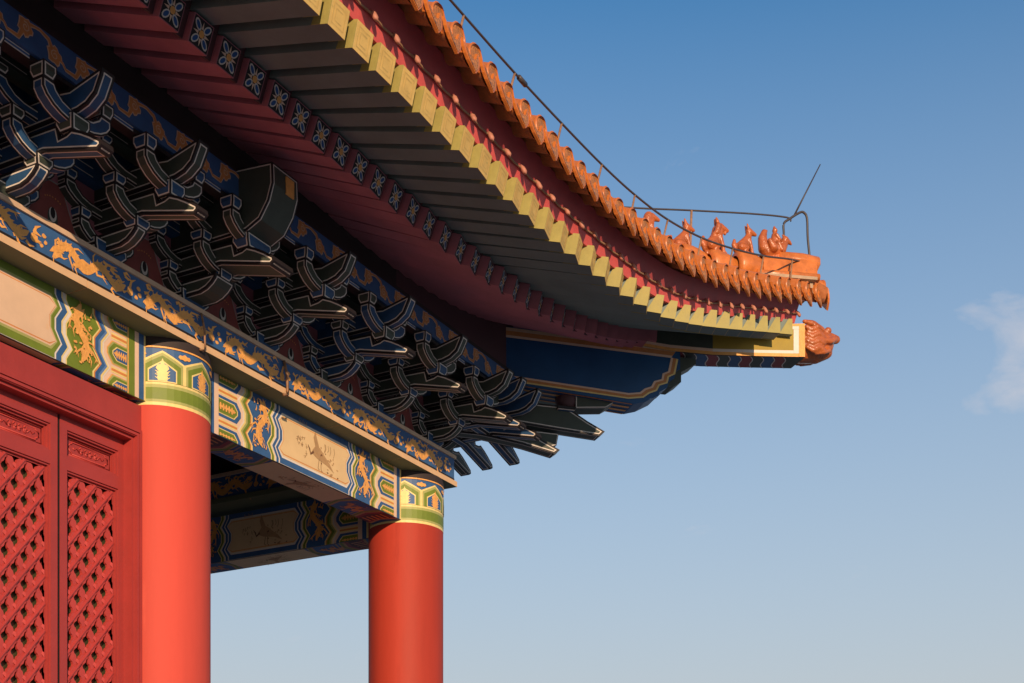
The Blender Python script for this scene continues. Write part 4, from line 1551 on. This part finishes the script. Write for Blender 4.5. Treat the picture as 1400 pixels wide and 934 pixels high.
RIDER = [[((-0.05, 0, 0.03), 0.045), ((0.01, 0, 0.045), 0.045), ((0.05, 0, 0.06), 0.032), ((0.07, 0, 0.10), 0.026)],
         [((0.075, 0, 0.125), 0.026), ((0.105, 0, 0.115), 0.014), ((0.118, 0, 0.105), 0.008)],
         [((0.07, 0, 0.145), 0.012), ((0.06, 0, 0.155), 0.007)],
         [((-0.075, 0, 0.05), 0.040), ((-0.088, 0, 0.11), 0.030), ((-0.075, 0, 0.155), 0.020), ((-0.06, 0, 0.165), 0.010)],
         [((-0.06, 0.02, 0.08), 0.025), ((-0.06, 0.015, 0.12), 0.016)],
         [((0.0, 0, 0.075), 0.034), ((0.0, 0, 0.115), 0.028), ((0.0, 0, 0.145), 0.021), ((0.0, 0, 0.158), 0.013)],
         [((0.002, 0, 0.176), 0.0185)], [((-0.002, 0, 0.192), 0.010), ((-0.003, 0, 0.202), 0.006)],
         [((0.0, 0.026, 0.138), 0.012), ((0.022, 0.03, 0.11), 0.010), ((0.042, 0.012, 0.105), 0.009)],
         [((0.0, -0.026, 0.138), 0.012), ((0.022, -0.03, 0.11), 0.010), ((0.042, -0.012, 0.105), 0.009)],
         [((0.01, 0.034, 0.08), 0.018), ((0.03, 0.04, 0.04), 0.014)], [((0.01, -0.034, 0.08), 0.018), ((0.03, -0.04, 0.04), 0.014)],
         [((-0.03, 0.045, 0.04), 0.03), ((-0.06, 0.05, 0.08), 0.016)], [((-0.03, -0.045, 0.04), 0.03), ((-0.06, -0.05, 0.08), 0.016)],
         [((-0.05, 0, 0.0), 0.03), ((0.05, 0, 0.0), 0.03)]]
figs = [(1.235, 'monkey', 'round-headed glazed figure, innermost on the ridge and half hidden by tiles', 1.0, 'ridge_beast', -0.055),
        (1.425, 'dog', 'orange seated beast with one raised ear, second from the inner end', 1.0, 'ridge_beast', -0.03),
        (1.608, 'lion', 'orange maned beast sitting upright in the middle of the row', 1.08, 'ridge_beast', 0.0),
        (1.772, 'dog', 'orange seated beast with pricked ears right behind the bird rider', 0.95, 'ridge_beast', 0.0),
        (1.932, 'rider', 'orange glazed rider on a bird, outermost on the ridge', 1.12, 'bird_rider', 0.0)]
for q, kind, lab, sc, nm, dz in figs:
    o = sculpt(nm, RIDER if kind == 'rider' else seated(kind), 'glaze_red', 0.0045, smooth=1)
    o.location = HP(q, 0, ridgetop(q) + 0.003 + dz)
    o.rotation_euler = (0, 0, -D45)
    o.scale = (sc, sc, sc)
    tag(o, lab, 'roof figure', 'glazed figures on the hip ridge')

# ================================================================== LIGHTNING CONDUCTORS AND LAMP STRING
ew = [(-3.2, -1.78, 4.085), (-2.7, -1.78, 4.08), (-2.229, -1.78, 4.08), (-1.74, -1.78, 4.086), (-1.229, -1.781, 4.105), (-0.751, -1.791, 4.122), (-0.337, -1.811, 4.144), (0.096, -1.841, 4.190), (0.559, -1.884, 4.275), (1.003, -1.937, 4.387), (1.46, -2.002, 4.52), (1.893, -2.075, 4.663), (2.235, -2.15, 4.745)]
eb = [(-2.76, -1.78, 3.92), (-2.287, -1.78, 3.925), (-1.806, -1.78, 3.935), (-1.295, -1.78, 3.945), (-0.822, -1.789, 3.96), (-0.393, -1.808, 3.995), (0.03, -1.834, 4.03), (0.500, -1.877, 4.11), (0.945, -1.928, 4.205), (1.40, -1.991, 4.33), (1.859, -2.069, 4.47)]
ec = empty('eave_conductor', V(*ew[0]))
tag(ec, 'thin grey lightning conductor on short rods along the front eave', 'lightning conductor')


def child(mb, name, root):
    me = mb.mesh(name)
    me.transform(Matrix.Translation(-root.location))
    return link(name, me, root)


def catmull(pts, n=6):
    P = [Vector(p) for p in pts]
    out = []
    for i in range(len(P) - 1):
        p0, p1, p2, p3 = P[max(0, i - 1)], P[i], P[i + 1], P[min(len(P) - 1, i + 2)]
        for k in range(n):
            t = k / n
            out.append(0.5 * ((2 * p1) + (p2 - p0) * t + (2 * p0 - 5 * p1 + 4 * p2 - p3) * t * t + (3 * p1 - p0 - 3 * p2 + p3) * t ** 3))
    out.append(P[-1])
    return out


mb = MB()
mb.tube(catmull([V(*p) for p in ew]), 0.0062, 'wire', 6)
child(mb, 'cable', ec)
for t_, b_ in zip(ew[1:12], eb):
    mb = MB()
    mb.tube([V(*b_), V(*t_)], 0.0065, 'rusty', 6)
    child(mb, 'standoff_rod', ec)
mb = MB()
mb.tube([V(-1.70, -1.78, 4.088), V(-1.63, -1.78, 4.088)], 0.013, 'wire', 8)
child(mb, 'cable_clamp', ec)

rc = empty('ridge_conductor', HP(1.97, 0, 4.73))
tag(rc, 'dark lightning conductor above the ridge figures, with an arched loop and leaning rod', 'lightning conductor')
mb = MB()
mb.tube(catmull([HP(0.55, 0, 4.93), HP(1.02, 0, 4.915), HP(1.47, 0, 4.975), HP(1.80, 0, 5.02), HP(2.0, 0, 5.035), HP(2.025, 0, 5.01)]), 0.006, 'wire', 6)
child(mb, 'cable', rc)
mb = MB()
mb.tube(catmull([HP(1.985, 0, 4.71), HP(1.985, 0, 4.90), HP(1.985, 0, 4.985), HP(2.02, 0, 5.03), HP(2.075, 0, 5.085), HP(2.10, 0, 5.09), HP(2.118, 0, 5.05), HP(2.123, 0, 4.9), HP(2.14, 0, 4.70)]), 0.0088, 'wire', 8)
child(mb, 'loop', rc)
mb = MB()
mb.tube([HP(2.045, 0, 5.06), HP(2.195, 0, 5.465)], [0.007, 0.004], 'wire', 6)
child(mb, 'lightning_rod', rc)
mb = MB()
mb.tube([HP(1.46, 0, 4.64), HP(1.468, 0, 4.974)], 0.009, 'rusty', 6)
child(mb, 'standoff_rod', rc)
mb = MB()
mb.tube([HP(1.0, 0, 4.62), HP(1.0, 0, 4.914)], 0.009, 'rusty', 6)
child(mb, 'standoff_rod', rc)

ls = empty('lamp_string', V(-1.4, -1.75, 3.69))
tag(ls, 'string of tiny lamp holders on a wire along the red eave board', 'string lights')
wp = []
x = 1.98
bx = []
k = 0
while x > -4.2:
    hw = tipH(x) + 0.058 + 0.064
    p = V(x, tipY(x) - 0.026, hw)
    wp.append(p)
    wp.append(V(x - 0.08, tipY(x - 0.08) - 0.024, tipH(x - 0.08) + 0.058 + 0.058))
    bx.append((x, p))
    x -= 0.163
mb = MB()
mb.tube(wp, 0.0055, 'rusty', 5)
child(mb, 'cable', ls)
rng = random.Random(9)
for x, p in bx:
    mb = MB()
    dz = Vector((rng.uniform(-.008, .008), -0.012, rng.uniform(-.004, .006)))
    mb.tube([p + Vector((0, 0.006, 0.014)), p + dz * 0.5 + Vector((0, 0, 0.0)), p + dz + Vector((0, -0.006, -0.020)), p + dz + Vector((0, -0.008, -0.030))], [0.009, 0.013, 0.012, 0.006], 'socket', 7)
    child(mb, 'lamp_holder', ls)

# ================================================================== DOOR WALL
fr = MB()
FY = -0.090
JX = -2.570
# jamb and lintel with stepped mouldings
fr.hbox(JX, -2.30, FY, 0.04, -1.6, 2.497, 'door_red')
fr.hbox(-6.4, JX, FY, 0.04, 2.336, 2.497, 'door_red')
for k, (a, w, p) in enumerate(((0.004, 0.013, 0.006), (0.021, 0.010, 0.010), (0.034, 0.006, 0.004))):
    fr.hbox(-6.4, JX + a + w, FY - p, FY + 0.02, 2.336 + a, 2.336 + a + w, 'door_red')
    fr.hbox(JX + a, JX + a + w, FY - p - 0.0004, FY + 0.02, -1.6, 2.336 + a + w - 0.0004, 'door_red')
fr.hbox(JX - 0.012, JX, FY + 0.016, 0.04, -1.6, 2.3358, 'door_red')
fr.hbox(-6.4, JX - 0.0125, FY + 0.016, 0.04, 2.322, 2.3358, 'door_red')
frame = fr.build('door_frame', hall, 'red door frame between lintel and column')
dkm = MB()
dkm.hbox(-6.4, -2.50, -0.062, 0.04, 2.4975, 2.5195, 'black')  # black filler painting the shade between beam and lintel
dkm.build('gap_shade_strip', frame)
LW = 0.412


def door_leaf(x0, x1):
    """leaf between x0 and x1: stiles and rails, carved top panel, pierced lattice"""
    y0, y1 = -0.018, 0.032
    st = 0.042
    top = 2.330
    mb = MB()
    mb.hbox(x0, x0 + st, y0, y1, -1.55, top, 'door_red')
    mb.hbox(x1 - st, x1, y0, y1, -1.55, top, 'door_red')
    for a, b in ((2.262, top), (2.072, 2.136), (-0.30, -0.10), (-1.55, -1.35)):
        mb.hbox(x0 + st, x1 - st, y0 + 0.0005, y1, a, b, 'door_red')
    for a, b in ((2.136, 2.262), (-0.10, 2.072)):
        for k in range(2):
            e = 0.009 * k
            yy = y0 + 0.008 + 0.013 * k
            w = 0.009
            mb.hbox(x0 + st + e, x1 - st - e, yy, y1, b - e - w, b - e, 'door_red')
            mb.hbox(x0 + st + e, x1 - st - e, yy, y1, a + e, a + e + w, 'door_red')
            mb.hbox(x0 + st + e, x0 + st + e + w, yy + 0.0004, y1, a + e + w, b - e - w, 'door_red')
            mb.hbox(x1 - st - e - w, x1 - st - e, yy + 0.0004, y1, a + e + w, b - e - w, 'door_red')
    mb.hbox(x0 + st + 0.018, x1 - st - 0.018, y0 + 0.03, y0 + 0.045, -1.35, -0.30, 'door_red')
    leaf = mb.build('door_leaf', hall)
    # carved panel
    ia, ib = x0 + st + 0.018, x1 - st - 0.018
    pa, pb_ = 2.136 + 0.018, 2.262 - 0.018
    mb = MB()
    mb.hbox(ia, ib, y0 + 0.036, y0 + 0.048, pa, pb_, 'door_red')
    yb = y0 + 0.0362
    def rib(pts, r=0.0045):
        mb.tube([V(u, yb - 0.001, v) for u, v in pts], r, 'lattice_red', 6)
    cxm, cym = (ia + ib) / 2, (pa + pb_) / 2
    w, h = (ib - ia) / 2 - 0.022, (pb_ - pa) / 2 - 0.016
    e = 0.010
    rib([(cxm - w + 2 * e, cym - h), (cxm + w - 2 * e, cym - h), (cxm + w - 2 * e, cym - h + e), (cxm + w - e, cym - h + e), (cxm + w - e, cym - h + 1.6 * e), (cxm + w, cym - h + 2 * e), (cxm + w, cym + h - 2 * e), (cxm + w - e, cym + h - e), (cxm + w - 2 * e, cym + h - e), (cxm + w - 2 * e, cym + h),
         (cxm - w + 2 * e, cym + h), (cxm - w + 2 * e, cym + h - e), (cxm - w + e, cym + h - e), (cxm - w, cym + h - 2 * e), (cxm - w, cym - h + 2 * e), (cxm - w + e, cym - h + e), (cxm - w + 2 * e, cym - h + e), (cxm - w + 2 * e, cym - h)], 0.004)
    rib([(ia + 0.008, pa + 0.008), (ib - 0.008, pa + 0.008), (ib - 0.008, pb_ - 0.008), (ia + 0.008, pb_ - 0.008), (ia + 0.008, pa + 0.008)], 0.0035)
    for s in (-1, 1):
        for off in (0.014, 0.046):
            sp = [(cxm + s * (off + 0.013 * (1 - i / 14) * math.cos(i * 0.6)), cym + 0.022 * (1 - i / 16) * math.sin(i * 0.6)) for i in range(13)]
            rib(sp, 0.0045)
        rib([(cxm + s * 0.056, cym - 0.008), (cxm + s * 0.075, cym + 0.010), (cxm + s * 0.088, cym - 0.004), (cxm + s * 0.098, cym + 0.004)], 0.004)
    mb.build('carved_panel', leaf)
    # lattice: crossing bars with lobed cells that leave oval eyes
    la, lb = x0 + st + 0.018, x1 - st - 0.018
    v0, v1 = -0.10 + 0.018, 2.072 - 0.018
    cw, ch = 0.0552, 0.0643          # half cell
    mb = MB()
    zf, zb = y0 + 0.021, y0 + 0.041
    i0 = 0
    eye = 14
    nU = int((lb - la) / cw) + 2
    nV = int((v1 - 0.85) / ch) + 2
    cl = lambda u, v: (min(max(u, la), lb), min(max(v, v0), v1))
    for i in range(-1, nU):
        for j in range(0, nV):
            if (i + j) % 2: continue
            uc, vcn = la + 0.018 + i * cw, v1 + 0.010 - j * ch
            # rhombus corners: right, top, left, bottom
            N8 = 20
            outer, inner = [], []
            for k in range(N8):
                t = 2 * math.pi * k / N8
                c, s_ = math.cos(t), math.sin(t)
                rr_ = 1 / (abs(c) / cw + abs(s_) / ch)
                outer.append(cl(uc + c * rr_, vcn + s_ * rr_))
                lob = 1 + 0.22 * math.cos(4 * t)
                inner.append(cl(uc + c * 0.0215 * lob, vcn + s_ * 0.0330 * lob))
            if max(p[0] for p in outer) - min(p[0] for p in outer) < 0.004: continue
            if max(p[1] for p in outer) - min(p[1] for p in outer) < 0.004: continue
            # two lobes lie higher than the other two
            rows = [[V(u, zf + (0.006 if (k % 10) in (0, 1, 2, 3, 4) else 0.0), v) for k, (u, v) in enumerate(outer)],
                    [V(u, zf + (0.006 if (k % 10) in (0, 1, 2, 3, 4) else 0.0), v) for k, (u, v) in enumerate(inner)],
                    [V(u, zb, v) for u, v in inner]]
            mb.strip(rows, 'lattice_red', False, True)
    # ridge bars along the rising diagonal, low bars along the other
    def diag(sgn, yc, w, t):
        span = (lb - la)
        n = int((v1 - 0.8 + span * ch / cw) / (2 * ch)) + 3
        for k in range(-3, n):
            vv = v1 + 0.010 - ch - k * 2 * ch if sgn > 0 else v1 + 0.010 + ch - k * 2 * ch
            # line v = vv + sgn*(u-(la+0.018))*ch/cw
            g_ = sgn * ch / cw
            ua, ub = la, lb
            fa, fb = vv + (ua - la - 0.018) * g_, vv + (ub - la - 0.018) * g_
            pts = []
            lo_u, hi_u = la, lb
            if g_ > 0:
                if fb > v1: hi_u = la + 0.018 + (v1 - vv) / g_
                if fa < 0.8: lo_u = la + 0.018 + (0.8 - vv) / g_
            else:
                if fa > v1: lo_u = la + 0.018 + (v1 - vv) / g_
                if fb < 0.8: hi_u = la + 0.018 + (0.8 - vv) / g_
            if hi_u - lo_u < 0.01: continue
            A_ = V(lo_u, yc, vv + (lo_u - la - 0.018) * g_)
            B_ = V(hi_u, yc, vv + (hi_u - la - 0.018) * g_)
            mb.bar(A_, B_, w, t, 'lattice_red', up=Vector((0, 1, 0)))
    diag(1, y0 + 0.0200, 0.014, 0.004)
    diag(1, y0 + 0.0178, 0.005, 0.005)
    mb.hbox(la, lb, zf, zb, v0, 0.9, 'lattice_red')
    mb.build('lattice', leaf)
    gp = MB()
    gp.hbox(x0 - 0.006, x0 - 0.0006, y0 + 0.004, y1, -1.55, top, 'black')  # black strip painting the dark gap between neighbouring leaves
    gp.build('leaf_gap_shade', leaf)
    bk = MB()
    bk.hbox(la, lb, y0 + 0.052, y0 + 0.056, v0, v1, 'glass_dark')
    bk.build('dark_backing', leaf)
    return leaf


xx = JX - 0.004
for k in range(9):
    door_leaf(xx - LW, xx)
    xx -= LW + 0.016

mb = MB()
mb.box((-7.0, -0.34, 0.001), (0.55, 6.5, 0.10), 'bounce_cut_stone')  # unseen dark slab, added to cut ground bounce into porch and brackets
mb.build('bounce_cut_slab', hall)

# ================================================================== WALLS, CEILING (keep the inside dark)
mb = MB()
mb.hbox(-BAY + 0.02, -BAY + 0.16, 0.25, 6.0, -1.6, 3.6, 'wall_grey')
mb.build('side_wall', hall)
mb = MB()
mb.hbox(-6.4, -2.32, 0.12, 0.16, -1.6, 3.6, 'dark_wood_shade')
mb.build('back_wall', hall)
mb = MB()
mb.hbox(-6.6, 0.0, 0.05, 5.0, 3.63, 3.66, 'dark_wood_shade')
mb.build('ceiling', hall)
mb = MB()
mb.hbox(-2.14, -0.05, 3.4, 3.46, 2.9, 3.62, 'dark_wood_shade')
mb.build('back_wall', hall)
mb = MB()
mb.hbox(-0.06, -0.02, 0.2, 5.0, 3.056, 3.62, 'dark_wood_shade')
mb.build('inner_board', hall)
